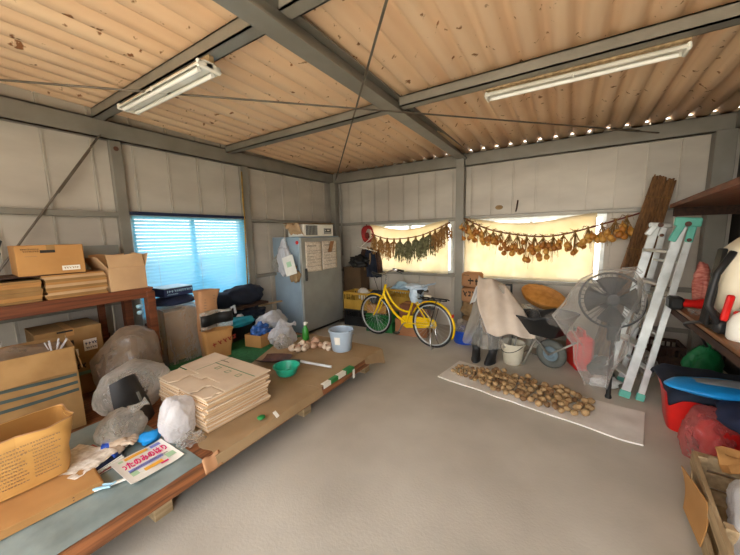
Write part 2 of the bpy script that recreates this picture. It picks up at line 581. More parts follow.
STRUCT_LABEL.update(floor='pale grey bare concrete floor of the shed', wall_left='grey metal panel wall on the blind window side',
                    wall_back='grey metal panel wall behind the bicycle with two windows', wall_right='dark panel wall behind the workbench',
                    ceiling='tan corrugated roof sheets with rust spots')
m = MB(); m.box(((XL + XR) / 2, (YF + YB) / 2, -0.05), (XR - XL + 0.4, YB - YF + 0.3, 0.1))
struct('floor', m, concrete)
m = MB(); m.box((0, 0, -0.16), (60, 60, 0.1))
g_ = struct('ground', m, soil); g_['label'] = 'sunlit bare yard ground outside the shed'

def panel_wall(name, axis, plane, u0, u1, z0, z1, wins, pitch, phase, out, material):
    """Metal wall panels with upright seams; wins = (u0, u1, z0, z1) openings."""
    m = MB()
    cuts = {u0, u1}
    k = u0 + phase
    seams = []
    while k < u1:
        cuts.add(round(k, 4)); seams.append(round(k, 4)); k += pitch
    for w in wins:
        cuts.add(w[0]); cuts.add(w[1])
    cuts = sorted(cuts)
    def bx(a, b, c, d, off, th):
        ctr = plane + out * (off + th / 2)
        if axis == 'x':
            m.box((ctr, (a + b) / 2, (c + d) / 2), (th, b - a, d - c))
        else:
            m.box(((a + b) / 2, ctr, (c + d) / 2), (b - a, th, d - c))
    for a, b in zip(cuts, cuts[1:]):
        if b - a < 1e-4: continue
        segs = [(z0, z1)]
        for w in wins:
            if a >= w[0] - 1e-5 and b <= w[1] + 1e-5:
                segs = [(z0, w[2]), (w[3], z1)]
        for c, d in segs:
            bx(a + (0.005 if a in seams else 0), b - (0.005 if b in seams else 0), c, d, 0, 0.02)
    for q in seams:
        segs = [(z0, z1)]
        for w in wins:
            if w[0] - 0.01 < q < w[1] + 0.01:
                segs = [(z0, w[2]), (w[3], z1)]
        for c, d in segs:
            bx(q - 0.03, q + 0.03, c, d, 0.032, 0.01)
            bx(q + 0.006, q + 0.016, c, d, -0.012, 0.012)
            bx(q + 0.030, q + 0.036, c, d, -0.005, 0.005)
    return struct(name, m, material)
WIN1 = (1.57, 2.99, 0.70, 1.90)
WIN2 = (-3.20, -1.60, 0.93, 1.79)
WIN3 = (-1.40, 0.44, 0.88, 1.81)
panel_wall('wall_left', 'x', XL - 0.08, YF, YB + 0.1, 0, 2.95, [WIN1], 0.36, 0.10, -1, panel)
panel_wall('wall_back', 'y', YB + 0.08, XL - 0.1, XR + 0.1, 0, 2.884, [WIN2, WIN3], 0.303, 0.1, 1, panel)
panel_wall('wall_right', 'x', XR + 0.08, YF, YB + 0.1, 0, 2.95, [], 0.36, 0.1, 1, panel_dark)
STRUCT_LABEL['wall_light_block'] = 'added unseen grey panel wall behind the viewer, keeping daylight off the shelf side'
panel_wall('wall_light_block', 'y', YF - 0.05, XL - 0.1, -2.3, 0, 2.95, [], 0.36, 0.1, -1, panel)  # unseen wall, added to block daylight and darken the shelf side
# roof sheet: sine corrugation running front to back
m = MB()
nx = 232
def roof_f(u, v):
    x = XL - 0.12 + u * (XR - XL + 0.24); y = YF - 0.25 + v * (YB + 0.35 - YF)
    return (x, y, zroof(y) + 0.034 * math.cos(2 * PI * x / 0.192) + 0.012 * math.cos(4 * PI * x / 0.192))
m.sheet(nx, 6, roof_f, th=-0.006)
struct('ceiling', m, roofm, smooth=True)

def S(name, m, mm, label, smooth=False):
    o = struct(name, m, mm, smooth=smooth); o['label'] = label
    return o
def channel(p, q, w, h, side):
    """C channel: web plus two lips, lips towards side."""
    m = MB(); p, q, sd = V(p), V(q), V(side)
    t = 0.012
    m.beam(p + sd * t / 2, q + sd * t / 2, t, h)
    for s_ in (-1, 1):
        o = V((0, 0, s_ * (h / 2 - t / 2))) + sd * w / 2
        m.beam(p + o, q + o, w, t)
    return m
# eaves beams (top of the walls)
S('eaves_beam', channel((XL, YF, 2.735), (XL, YB, 2.735), 0.075, 0.19, (-1, 0, 0)), steel, 'long steel eaves beam over the blind window wall')
S('eaves_beam', channel((XL, YB, 2.735), (XR, YB, 2.735), 0.075, 0.19, (0, 1, 0)), steel, 'steel eaves beam over the two cloth-covered windows')
S('eaves_beam', channel((XR, YF, 2.735), (XR, YB, 2.735), 0.075, 0.19, (1, 0, 0)), steel, 'steel eaves beam over the workbench')
# columns: H sections
def column(x, y, w, d, z1, lab):
    m = MB()
    m.box((x, y, z1 / 2), (w, d, z1), bev=0.004)
    m.box((x, y, 0.01), (w + 0.05, d + 0.05, 0.02))
    S('steel_column', m, steel, lab)
column(XL - 0.035, 1.51, 0.07, 0.10, 2.64, 'grey steel column between the shelf and the blind window')
column(XL - 0.035, 3.07, 0.07, 0.12, 2.64, 'grey steel column between the blind window and the storage cabinet')
column(XL - 0.035, 0.0, 0.07, 0.10, 2.64, 'grey steel column nearest the shed opening')
column(-4.0, YB - 0.05, 0.12, 0.12, 2.64, 'corner steel column behind the storage cabinet')
column(-1.47, YB, 0.13, 0.12, 2.83, 'white-grey steel column between the two back windows')
column(1.42, YB - 0.01, 0.17, 0.14, 2.64, 'corner steel column beside the workbench')
m = MB(); m.tube([(-3.86, YB - 0.02, 2.62), (-3.86, YB - 0.02, 1.2)], 0.016)
S('conduit_pipe', m, steel, 'thin upright steel pipe beside the corner column')
# roof girder and purlins
m = MB()
m.box((-1.45, (YF + YB) / 2, 2.757), (0.14, YB - YF, 0.014)); m.box((-1.45, (YF + YB) / 2, 2.85), (0.012, YB - YF, 0.18)); m.box((-1.45, (YF + YB) / 2, 2.876), (0.14, YB - YF, 0.012))
m.box((-1.515, (YF + YB) / 2, 2.82), (0.010, YB - YF, 0.12))
S('roof_girder', m, steel, 'main steel girder running from the back column across the roof')
for (y, lab) in ((2.84, 'steel purlin over the long strip light'), (1.39, 'steel purlin carrying the twin tube light'), (-0.1, 'steel purlin nearest the shed opening')):
    for (a, b, l2) in ((XL, -1.52, 'far bay'), (-1.38, XR, 'near bay')):
        m = MB(); zc = zroof(y) - 0.098
        m.box(((a + b) / 2, y + 0.045, zc), (b - a, 0.010, 0.09)); m.box(((a + b) / 2, y, zc - 0.04), (b - a, 0.10, 0.010)); m.box(((a + b) / 2, y, zc + 0.04), (b - a, 0.10, 0.010))
        m.box(((a + b) / 2, y - 0.045, zc), (b - a, 0.010, 0.09))
        S('roof_purlin', m, steel, lab + (', blind window side' if a < -2 else ', workbench side'))
# girts
def girt(name, p, q, h, d, lab, side):
    m = MB(); m.beam(p, q, d, h, bev=0.004); S(name, m, steel, lab)
girt('wall_girt', (XL - 0.04, YF, 1.88), (XL - 0.04, 1.46, 1.88), 0.055, 0.07, 'horizontal wall rail above the cardboard box', 1)
girt('wall_girt', (XL - 0.04, 3.13, 1.86), (XL - 0.04, YB, 1.86), 0.05, 0.07, 'horizontal wall rail behind the storage cabinet top', 1)
girt('wall_girt', (XL - 0.04, 3.13, 1.0), (XL - 0.04, YB, 1.0), 0.05, 0.07, 'lower horizontal wall rail behind the storage cabinet', 1)
girt('wall_girt', (XL - 0.04, YF, 0.95), (XL - 0.04, 1.46, 0.95), 0.055, 0.07, 'lower horizontal wall rail under the shelf', 1)
girt('wall_girt', (XL + 0.1, YB + 0.03, 1.825), (-1.54, YB + 0.03, 1.825), 0.05, 0.09, 'horizontal rail above the herb window', 1)
girt('wall_girt', (-1.40, YB + 0.03, 1.835), (XR, YB + 0.03, 1.835), 0.05, 0.09, 'horizontal rail above the onion window', 1)
girt('wall_girt', (XL + 0.1, YB + 0.03, 0.895), (-1.54, YB + 0.03, 0.895), 0.05, 0.09, 'horizontal rail below the herb window', 1)
girt('wall_girt', (-1.40, YB + 0.03, 0.85), (XR, YB + 0.03, 0.85), 0.05, 0.09, 'horizontal rail below the onion window', 1)
girt('wall_girt', (0.7, YB + 0.03, 0.34), (1.33, YB + 0.03, 0.34), 0.05, 0.05, 'low dark rail behind the ladder', 1)
# braces
def rod(p, q, r, lab, tb=True):
    m = MB(); p, q = V(p), V(q)
    m.tube([p, q], r, 8)
    if tb:
        a, b = p.lerp(q, 0.90), p.lerp(q, 0.955)
        m.tube([a, b], r * 1.9, 8)
    S('brace_rod', m, rodm, lab, smooth=40)
rod((XL + 0.02, -0.076, 2.72), (0.87, YB - 0.01, 2.72), 0.008, 'thin roof brace rod crossing under the twin tube light')
rod((1.03, -0.62, 2.72), (-3.95, YB - 0.05, 2.70), 0.008, 'thin roof brace rod running to the corner by the cabinet')
rod((XL + 0.02, 1.36, 2.63), (XL + 0.02, 0.40, 1.12), 0.009, 'diagonal wall brace rod above the cardboard box')
m = MB(); m.beam((XL + 0.02, 1.30, 2.54), (XL + 0.02, 1.38, 2.66), 0.012, 0.05, up=(1, 0, 0)); m.beam((XL + 0.02, 1.0, 2.06), (XL + 0.02, 1.28, 2.50), 0.022, 0.022); S('brace_turnbuckle', m, rodm, 'turnbuckle at the upper end of the wall brace')
m = MB()
for z in (2.56,):
    m.lathe([(0, 0.006), (0.022, 0.006), (0.024, 0)], 12, Matrix.Translation((XL + 0.001, 1.51, z)) @ Euler((0, PI / 2, 0)).to_matrix().to_4x4())
S('column_bolt', m, rust, 'brown round bolt high on the column by the blind window')

# ---------------------------------------------------------------- windows
def window(name, axis, plane, w, mull, out, lab):
    e = bpy.data.objects.new(name, None); C.objects.link(e); e['kind'] = 'structure'; e['label'] = lab; e['category'] = 'window'
    m = MB(); t = 0.045
    def bx(mm, a, b, c, d, th, off=0.0):
        if axis == 'x': mm.box((plane + off, (a + b) / 2, (c + d) / 2), (th, b - a, d - c))
        else: mm.box(((a + b) / 2, plane + off, (c + d) / 2), (b - a, th, d - c))
    bx(m, w[0], w[0] + t, w[2], w[3], 0.07); bx(m, w[1] - t, w[1], w[2], w[3], 0.07)
    bx(m, w[0] + t, w[1] - t, w[2], w[2] + t, 0.07); bx(m, w[0] + t, w[1] - t, w[3] - t, w[3], 0.07)
    for q in mull: bx(m, q - 0.022, q + 0.022, w[2] + t, w[3] - t, 0.05)
    obj('window_frame', m, alu, e)
    qs = [w[0] + t] + list(mull) + [w[1] - t]
    for a, b in zip(qs, qs[1:]):
        m = MB(); bx(m, a, b, w[2] + t, w[3] - t, 0.006); obj('window_pane', m, glass_m, e)
window('window_1', 'x', XL - 0.09, WIN1, [2.27], -1, 'wide window behind the pale blue blind')
window('window_2', 'y', YB + 0.09, WIN2, [-2.4], 1, 'back window behind the hanging herbs')
window('window_3', 'y', YB + 0.09, WIN3, [-0.45], 1, 'back window behind the onion garland')
# ================================================================= ROOF LIGHTS, BLIND, CLOTHS
def strip_light(name, lab, x0, x1, y, z, tubes, wide, backing):
    t = thing(name, lab, 'strip light', ((x0 + x1) / 2, y, z), group='ceiling strip lights')
    L = x1 - x0
    m = MB()
    pr = [(-wide, -0.012), (-wide * 0.82, 0.012), (-wide * 0.35, 0.030), (wide * 0.35, 0.030), (wide * 0.82, 0.012), (wide, -0.012)]
    m.sheet(1, len(pr) - 1, lambda u, v: ((u - 0.5) * L, pr[round(v * (len(pr) - 1))][0], pr[round(v * (len(pr) - 1))][1]), th=0.006)
    if tubes == 2: m.box((0, 0, 0.006), (L, 0.055, 0.036), bev=0.006)
    obj('reflector', m, white_metal, t)
    for s_ in (-1, 1):
        m = MB(); m.box((s_ * (L / 2 - 0.012), 0, 0.0), (0.024, 2 * wide * 0.98, 0.05), bev=0.008); obj('end_cap', m, white_metal, t)
    for k in range(tubes):
        yy = (k - (tubes - 1) / 2) * wide * 1.1
        m = MB(); m.tube([(-L / 2 + 0.05, yy, -0.022), (L / 2 - 0.05, yy, -0.022)], 0.015, 12); obj('tube', m, tube_white, t, smooth=40)
    m = MB(); m.box((0, backing[0], 0.03 + backing[1] / 2), (L * 0.99, 0.04, backing[1]), bev=0.003); obj('mounting_board', m, palewood, t)
    m = MB(); m.tube([(0, -wide, 0.0), (0, -wide, -0.03)], 0.006); obj('pull_switch', m, white_metal, t)
    return t
strip_light('strip_light', 'white twin tube strip light on the purlin above the blind window', -3.27, -2.05, 1.345, 2.725, 2, 0.085, (0.02, 0.05))
strip_light('strip_light', 'long slim white strip light on the purlin above the onion window', -0.64, 0.61, 2.95, 2.735, 1, 0.06, (-0.045, 0.055))

# pale blue blind
t = thing('window_blind', 'pale blue slatted blind glowing in the wide window by the shelf', 'window blind', (XL + 0.01, 2.28, 1.90))
m = MB(); m.box((0, 0, 0), (0.05, 1.44, 0.035), bev=0.004); obj('head_rail', m, navy, t)
m = MB(); m.box((0.0, 0, -1.19), (0.03, 1.42, 0.02), bev=0.004); obj('bottom_rail', m, skyblue, t)
m = MB()
for i in range(30):
    z = -0.03 - i * 0.0386
    m.sheet(6, 2, lambda u, v: (-0.012 + 0.024 * v + 0.006 * math.sin(v * PI) + 0.004 * math.sin(u * 5 + i), -0.71 + 1.42 * u, z - 0.0362 * v), th=0.0)
obj('slats', m, cyan_blind, t)
m = MB()
for y in (-0.5, 0.0, 0.5): m.tube([(0.014, y, 0), (0.014, y, -1.18)], 0.002, 5)
obj('ladder_cord', m, skyblue, t)

def hung_cloth(name, lab, x0, x1, zt, zb, sag, y, seed, skew=0.0):
    m = MB()
    def f(u, v):
        x = x0 + u * (x1 - x0)
        top = zt - sag * math.sin(PI * min(1, u * 1.02)) ** 1.3 + skew * u
        z = top + (zb - top) * v
        yy = y + 0.012 * math.sin(u * 38 + seed) * (0.3 + v) + 0.02 * noise.noise(V((u * 5, v * 3, seed))) - 0.03 * math.sin(PI * u) * (1 - v)
        return (x, yy, z)
    m.sheet(60, 16, f, th=0.002)
    return solo(name, m, cream_cloth, lab, 'cloth', smooth=True, group='cloths hung over the back windows')
hung_cloth('window_cloth', 'cream cloth hung over the back window with the dried herbs', -3.18, -1.66, 1.80, 0.92, 0.12, YB - 0.03, 1, 0.02)
hung_cloth('window_cloth', 'cream cloth hung over the back window with the long onion garland', -1.385, 0.33, 1.83, 0.885, 0.10, YB - 0.03, 4, -0.01)

# hedge outside seen low through the glass
hedge = MB()
for i in range(9):
    hedge.blob((-5.3, 0.9 + i * 0.36, 0.25), (0.35, 0.3, 0.55 + 0.12 * math.sin(i * 2.3)), seed=i, amp=0.2, freq=3, sub=3)
solo('hedge', hedge, foliage_m, 'dark green hedge growing outside the blind window', 'hedge', kind='stuff')

# ================================================================= GARLANDS
def garland(name, lab, pts, r, mt):
    P = [V(p) for p in pts]
    out = []
    for i in range(len(P) - 1):
        for k in range(6):
            t = k / 6
            a, b = P[max(i - 1, 0)], P[i]; c, d = P[i + 1], P[min(i + 2, len(P) - 1)]
            out.append(0.5 * ((2 * b) + (c - a) * t + (2 * a - 5 * b + 4 * c - d) * t * t + (3 * b - a - 3 * c + d) * t ** 3))
    out.append(P[-1])
    m = MB(); m.tube(out, r, 6)
    solo(name, m, mt, lab, 'rope', smooth=True)
    return out
YG = YB - 0.13
g1 = garland('hanging_rope', 'dark cord strung across the onion window holding onion bunches', [(-1.38, YG, 1.83), (-0.98, YG, 1.635), (-0.44, YG, 1.53), (-0.07, YG, 1.54), (0.363, YG, 1.66), (0.79, YG + 0.1, 1.80), (0.93, YG + 0.1, 1.86)], 0.011, redrope)
g2 = garland('hanging_rope', 'dark cord strung across the herb window holding dried bunches', [(-3.10, YG, 1.62), (-2.70, YG, 1.52), (-2.12, YG, 1.57), (-1.60, YG, 1.77)], 0.009, redrope)
def on_rope(g, x):
    for a, b in zip(g, g[1:]):
        if a.x <= x <= b.x:
            return a.lerp(b, (x - a.x) / max(1e-6, b.x - a.x))
    return g[-1]
rg = random.Random(5)
ORD = ['first', 'second', 'third', 'fourth', 'fifth', 'sixth', 'seventh', 'eighth', 'ninth', 'tenth', 'eleventh', 'twelfth', 'thirteenth', 'fourteenth', 'fifteenth', 'sixteenth', 'seventeenth', 'eighteenth']
def onion_mesh(seed, big):
    m = MB()
    m.lathe([(0, -0.036), (0.012, -0.037), (0.030, -0.025), (0.037, -0.004), (0.033, 0.016), (0.018, 0.031), (0.008, 0.044), (0.005, 0.062), (0, 0.062)], 12, wob=0.08, seed=seed)
    return m
_om = []
for k in range(4):
    o = obj('onion', onion_mesh(k * 3.1, 1), onion_a if k % 2 else onion_b, None, smooth=True)
    _om.append(o.data); bpy.data.objects.remove(o)
bunch_x = [-1.33, -1.24, -1.14, -1.04, -0.93, -0.82, -0.71, -0.60, -0.48, -0.38, -0.27, -0.15, -0.03, 0.10, 0.24, 0.38, 0.52, 0.63]
for i, x in enumerate(bunch_x):
    p = on_rope(g1, x)
    hgt = [0.30, 0.26, 0.28, 0.26, 0.24, 0.26, 0.30, 0.26, 0.34, 0.38, 0.30, 0.30, 0.24, 0.28, 0.26, 0.24, 0.28, 0.28][i]
    b = thing('onion_bunch', ORD[i] + ' of the eighteen onion bunches along the cord, counted from the column', 'onion bunch', p, group='onion bunches on the long cord')
    ms = MB()
    n = rg.choice([5, 6, 6, 7]) if i not in (2, 12) else 4
    ms.tube([(0, 0, 0.02), (0.0, -0.012, -0.02), (0, 0, -0.05)], 0.012, 6)
    for k in range(n):
        a = 2 * PI * k / n + i
        ex = V((0.068 * math.cos(a) + rg.uniform(-.02, .02), -0.012 - 0.022 * (1 + math.sin(a)), -hgt * rg.uniform(0.38, 1.0)))
        ms.tube([(0, -0.01, -0.03), (ex.x * 0.5, ex.y * 0.7, ex.z * 0.4), (ex.x, ex.y, ex.z + 0.05)], [0.005, 0.005, 0.004], 5)
        o = bpy.data.objects.new('onion', _om[rg.randrange(4)]); C.objects.link(o); o.parent = b
        s_ = rg.uniform(0.85, 1.2) * (1.15 if i in (9, 14, 16, 17) else 1.0)
        o.location = ex; o.scale = (s_, s_, s_); o.rotation_euler = (rg.uniform(-.4, .4), rg.uniform(-.4, .4), rg.uniform(0, 6))
    for k in range(12):
        dx = rg.uniform(-.05, .05)
        ms.tube([(dx * 0.3, 0, -0.02), (dx, -0.02, -0.09), (dx * 1.7, -0.015 + rg.uniform(-.02, .02), -hgt * rg.uniform(0.5, 1.25))], [0.0035, 0.003, 0.0015], 4)
    for k in range(6):
        dx = rg.uniform(-.05, .05)
        ms.tube([(0, 0, -0.0), (dx, -0.015, 0.03), (dx * 1.5, -0.01, rg.uniform(-.04, .05))], [0.003, 0.003, 0.0015], 4)
    obj('stalks', ms, stalk, b)
kinds = [(-3.03, 'b', .36), (-2.90, 'b', .38), (-2.76, 'b', .40), (-2.62, 'b', .34), (-2.50, 'g', .44), (-2.34, 'g', .46), (-2.20, 'g', .42), (-2.06, 'g', .44), (-1.94, 'g', .42), (-1.85, 'b', .40), (-1.74, 'b', .36), (-1.66, 'b', .30)]
cnt = {'b': 0, 'g': 0}
for i, (x, kd, hg) in enumerate(kinds):
    p = on_rope(g2, x)
    cnt[kd] += 1
    lab = (ORD[cnt['g'] - 1] + ' of the five hanging grey-green dried herb bunches, counted from the cabinet') if kd == 'g' else (ORD[cnt['b'] - 1] + ' of the seven golden-brown dried stem bunches in the herb window, from the cabinet')
    b = thing('herb_bunch', lab, 'dried bunch', p, group='dried bunches on the herb window cord')
    m = MB()
    m.tube([(0, 0, 0.015), (0, 0, -0.06)], [0.016, 0.022], 7)
    obj('tie', m, stalk, b)
    m = MB()
    for k in range(44 if kd == 'g' else 36):
        a = rg.uniform(0, 2 * PI); sp = rg.uniform(0.02, 0.11)
        L = hg * rg.uniform(0.55, 1.0)
        e = V((sp * math.cos(a), sp * math.sin(a) * 0.6 - 0.01, -L))
        m.tube([(0, 0, -0.03), (e.x * 0.8, e.y * 0.8, -L * 0.35), (e.x, e.y, -L)], [0.004, 0.006 if kd == 'g' else 0.004, 0.002], 4)
        for q in range(5 if kd == 'g' else 4):
            tt = rg.uniform(0.3, 1.0)
            c = V((e.x * min(1, tt + .2), e.y, -L * tt))
            r_ = rg.uniform(0.008, 0.016) if kd == 'g' else rg.uniform(0.007, 0.014)
            m.raw([(c.x - r_, c.y, c.z), (c.x, c.y - r_ * .6, c.z - r_ * 2.2 * (1.4 if kd == 'g' else .8)), (c.x + r_, c.y, c.z), (c.x, c.y + r_ * .6, c.z + r_)], [(0, 1, 2), (0, 2, 3), (0, 3, 1), (1, 3, 2)])
    obj('foliage', m, herb if kd == 'g' else herb_b, b)
# yellow rope hanging on the column
m = MB(); m.tube([(XL + 0.03, 2.99, 2.55), (XL + 0.035, 2.975, 2.1), (XL + 0.03, 2.985, 1.95), (XL + 0.04, 2.96, 1.5), (XL + 0.03, 2.945, 0.85)], 0.010, 6)
solo('tie_rope', m, yrope, 'yellowish rope hanging down the column beside the blind window', 'rope', smooth=True)

# ================================================================= PLATFORM
PZ = 0.27
t = thing('wooden_platform', 'long low wooden platform along the blind window wall', 'platform', (-2.85, 1.05, 0))
def pw(mb, name, mt, **k): return obj(name, mb, mt, t, world=True, **k)
m = MB(); m.box((-2.86, 1.05, PZ - 0.022), (2.10, 4.02, 0.02)); pw(m, 'deck', redwood)
m = MB(); m.beam((-1.80, -0.96, PZ - 0.055), (-1.80, 3.06, PZ - 0.055), 0.035, 0.088, bev=0.004); pw(m, 'edge_beam', redwood)
m = MB(); m.beam((-3.9, -0.96, PZ - 0.055), (-3.9, 3.06, PZ - 0.055), 0.035, 0.088, bev=0.004); pw(m, 'edge_beam', redwood)
for y in (0.72, 1.92, 2.93, -0.4):
    m = MB(); m.box((-1.97, y, (PZ - 0.032) / 2), (0.13, 0.10, PZ - 0.032), bev=0.004); pw(m, 'leg', palewood)
    m = MB(); m.box((-3.7, y, (PZ - 0.032) / 2), (0.13, 0.10, PZ - 0.032), bev=0.004); pw(m, 'leg', palewood)
    m = MB(); m.box((-2.85, y, PZ - 0.065), (1.75, 0.06, 0.06)); pw(m, 'cross_bearer', redwood)
# coverings
def floor_sheet(name, mt, lab, cat, corners, z, th, seed, amp=0.004, n=24, droop=None, ragged=0.0):
    m = MB()
    a, b, c, d = [V((q[0], q[1], 0)) for q in corners]
    def f(u, v):
        p = (a.lerp(b, u)).lerp(d.lerp(c, u), v)
        e = 0
        if ragged and v > 0.999: p = p + V((0, ragged * noise.noise(V((u * 9, 0, seed))), 0))
        if ragged and v < 0.001: p = p + V((0, ragged * noise.noise(V((u * 9, 3, seed))), 0))
        zz = z + th + amp * (0.6 + fbm(p.x * 5, p.y * 5, seed))
        if droop and p.x > droop[0]:
            k = p.x - droop[0]
            return (droop[0] + k * 0.22, p.y, zz - k * 0.97)
        return (p.x, p.y, zz)
    m.sheet(n, n, f, th=th)
    return solo(name, m, mt, lab, cat, smooth=30)
floor_sheet('plastic_sheet', tarp_grey, 'crinkled grey-blue plastic sheet covering the near end of the platform', 'plastic sheet', [(-2.9, -0.93), (-1.80, -0.93), (-1.80, 0.92), (-2.9, 0.92)], PZ - 0.012, 0.002, 3, 0.006)
floor_sheet('green_mat', green_mat, 'green mat lying on the platform below the blind window', 'mat', [(-3.88, 1.30), (-2.42, 1.30), (-2.42, 2.98), (-3.88, 2.98)], PZ - 0.012, 0.004, 5, 0.003)
# brown paper with an edge folded over the platform side
sh = floor_sheet('brown_paper', kraft, 'brown paper sheet spread over the far end of the platform', 'paper sheet', [(-2.52, 0.98), (-1.70, 0.98), (-1.70, 1.98), (-2.56, 1.98)], PZ - 0.003, 0.002, 7, 0.004, droop=(-1.775,), ragged=0.03)
sh['label'] = 'brown paper sheet beneath the stack of folded cartons and teal bowl'
floor_sheet('brown_paper', kraft, 'brown paper sheet under the blue bucket at the far platform end', 'paper sheet', [(-2.76, 1.95), (-1.775, 1.95), (-1.775, 2.72), (-3.1, 2.72)], PZ - 0.002, 0.002, 9, 0.004, ragged=0.02)
floor_sheet('brown_paper', kraft, 'brown paper sheet with a loose tip hanging past the platform corner', 'paper sheet', [(-3.0, 2.68), (-1.72, 2.68), (-1.60, 3.06), (-2.9, 3.07)], PZ + 0.001, 0.002, 11, 0.005, droop=(-1.775,))
m = MB(); m.sheet(10, 6, lambda u, v: (-1.79 + 0.03 * v, 0.90 + u * 0.11, PZ + 0.012 - 0.085 * v + 0.006 * math.sin(u * 9)), th=0.002)
solo('paper_flap', m, kraft_o, 'small torn orange-brown paper flap drooping over the platform edge beside the flyer', 'paper scrap', smooth=True)
# tapes on the paper edge
def tape(lab, p, q, mt, wd=0.035):
    m = MB(); p, q = V(p), V(q)
    m.beam(p, q, wd, 0.003); m.beam(p + V((wd / 2 + .002, 0, -0.018)), q + V((wd / 2 + .002, 0, -0.018)), 0.003, 0.04)
    solo('tape_strip', m, mt, lab, 'tape', group='tape strips on the platform edge')
zt = PZ + 0.012
tape('white tape strip by the shovel handle end on the platform edge', (-1.79, 2.00, zt), (-1.79, 2.10, zt), white_p)
tape('green tape strip between two white ones on the platform edge', (-1.79, 2.105, zt), (-1.79, 2.21, zt), greentape)
tape('white tape strip between two green ones on the platform edge', (-1.79, 2.215, zt), (-1.79, 2.33, zt), white_p)
tape('largest green tape patch at the far end of the taped edge', (-1.79, 2.335, zt), (-1.79, 2.46, zt), greentape, 0.06)
m = MB(); m.box((-1.752, 2.44, PZ - 0.055), (0.004, 0.03, 0.09)); solo('tape_strip', m, white_p, 'upright white tape strip hanging under the largest green patch', 'tape', group='tape strips on the platform edge')
m = MB(); m.blob((-1.83, 1.37, PZ + 0.025), (0.028, 0.03, 0.014), 3, 0.2, 2, 2); solo('tape_strip', m, greentape, 'small crumpled green tape in front of the folded carton stack', 'tape', group='tape strips on the platform edge', smooth=True)
m = MB(); m.box((-1.775, 1.46, PZ + 0.018), (0.05, 0.03, 0.004), rot=(0, 0.8, 0.2)); solo('tape_strip', m, white_p, 'small white paper tag beside the crumpled green tape', 'tape', group='tape strips on the platform edge')

# ---------------------------------------------------------------- cartons
def carton(name, lab, loc, rz, d, mt, opened=False, tape_mt=None, group=None, flaps=True, cat='cardboard box', depth_fill=None, flap_ang=(0.9, 1.2, 0.7, 1.1)):
    t = thing(name, lab, cat, loc, rz, group)
    x, y, z = d
    th = 0.006
    m = MB()
    if not opened:
        m.box((0, 0, z / 2), (x, y, z), bev=0.004)
        obj('body', m, mt, t)
        if tape_mt:
            m = MB(); m.box((0, 0, z + 0.0008), (x + 0.002, 0.05, 0.0012)); m.box((x / 2 + 0.001, 0, z - 0.03), (0.001, 0.05, 0.06)); m.box((-x / 2 - 0.001, 0, z - 0.03), (0.001, 0.05, 0.06)); obj('sealing_tape', m, tape_mt, t)
    else:
        m.box((0, 0, th / 2), (x, y, th))
        for s_ in (-1, 1):
            m.box((s_ * (x / 2 - th / 2), 0, z / 2 + th / 2), (th, y, z - th)); m.box((0, s_ * (y / 2 - th / 2), z / 2 + th / 2), (x - 2 * th, th, z - th))
        obj('body', m, mt, t)
        if flaps:
            for k, (sx, sy) in enumerate(((1, 0), (-1, 0), (0, 1), (0, -1))):
                a = flap_ang[k]
                L = (y if sy == 0 else x) * 0.98; hgt = min(x, y) * 0.42
                m = MB()
                m.sheet(8, 3, lambda u, v: ((u - .5) * L, v * hgt * math.cos(a), v * hgt * math.sin(a) + 0.006 * math.sin(u * 7) * v), th=0.005)
                ang = {(1, 0): -PI / 2, (-1, 0): PI / 2, (0, 1): 0, (0, -1): PI}[(sx, sy)]
                M = Matrix.Translation((sx * x / 2, sy * y / 2, z)) @ Matrix.Rotation(ang, 4, 'Z')
                m.bm.transform(M)
                obj('flap', m, mt, t)
    return t
def marks(parent, M, rows, mt, name='print', seed=0, world=False):
    """Small print: rows of (x0, x1, y, height) filled with irregular strokes."""
    r = random.Random(seed); m = MB()
    for (x0, x1, y, h) in rows:
        x = x0
        while x < x1:
            ww = r.uniform(0.35, 0.9) * h
            k = r.randrange(3)
            if k == 0: m.box((x + ww / 2, y, 0), (ww, h * 0.22, 0.0012)); m.box((x + ww * .4, y - h * .1, 0), (h * .16, h * .9, 0.0012))
            elif k == 1: m.box((x + ww / 2, y + h * .3, 0), (ww, h * 0.2, 0.0012)); m.box((x + ww / 2, y - h * .3, 0), (ww * .8, h * 0.2, 0.0012)); m.box((x + ww * .7, y, 0), (h * .16, h * .8, 0.0012))
            else: m.box((x + ww / 2, y, 0), (h * .18, h, 0.0012), rot=(0, 0, 0.5)); m.box((x + ww * .7, y, 0), (h * .18, h * .7, 0.0012), rot=(0, 0, -0.6))
            x += ww + h * 0.22
    m.bm.transform(M)
    return obj(name, m, mt, parent, world=world)

# shelf
t = thing('wooden_shelf', 'reddish wooden shelf stand along the wall holding flat cartons', 'shelf', (-3.75, 0.4, PZ - 0.012))
SH = 1.13
m = MB(); m.beam((-3.465, -0.75, SH - 0.04), (-3.465, 1.44, SH - 0.04), 0.035, 0.085, bev=0.004); obj('front_rail', m, shelfwood, t, world=True)
m = MB(); m.beam((-4.0, -0.75, SH - 0.04), (-4.0, 1.44, SH - 0.04), 0.035, 0.085); obj('back_rail', m, shelfwood, t, world=True)
m = MB(); m.box((-3.74, 0.345, SH + 0.008), (0.60, 2.20, 0.015)); obj('shelf_board', m, shelfwood, t, world=True)
for (x, y) in ((-3.47, 1.415), (-3.98, 1.40), (-3.47, -0.70), (-3.98, -0.7)):
    m = MB(); m.box((x, y, (PZ - 0.012 + SH - 0.02) / 2), (0.085, 0.07, SH - 0.008 - PZ), bev=0.004); obj('post', m, shelfwood, t, world=True)
m = MB(); m.beam((-3.98, 1.18, 0.3), (-3.98, 1.18, SH - 0.08), 0.05, 0.05); obj('post', m, shelfwood, t, world=True)
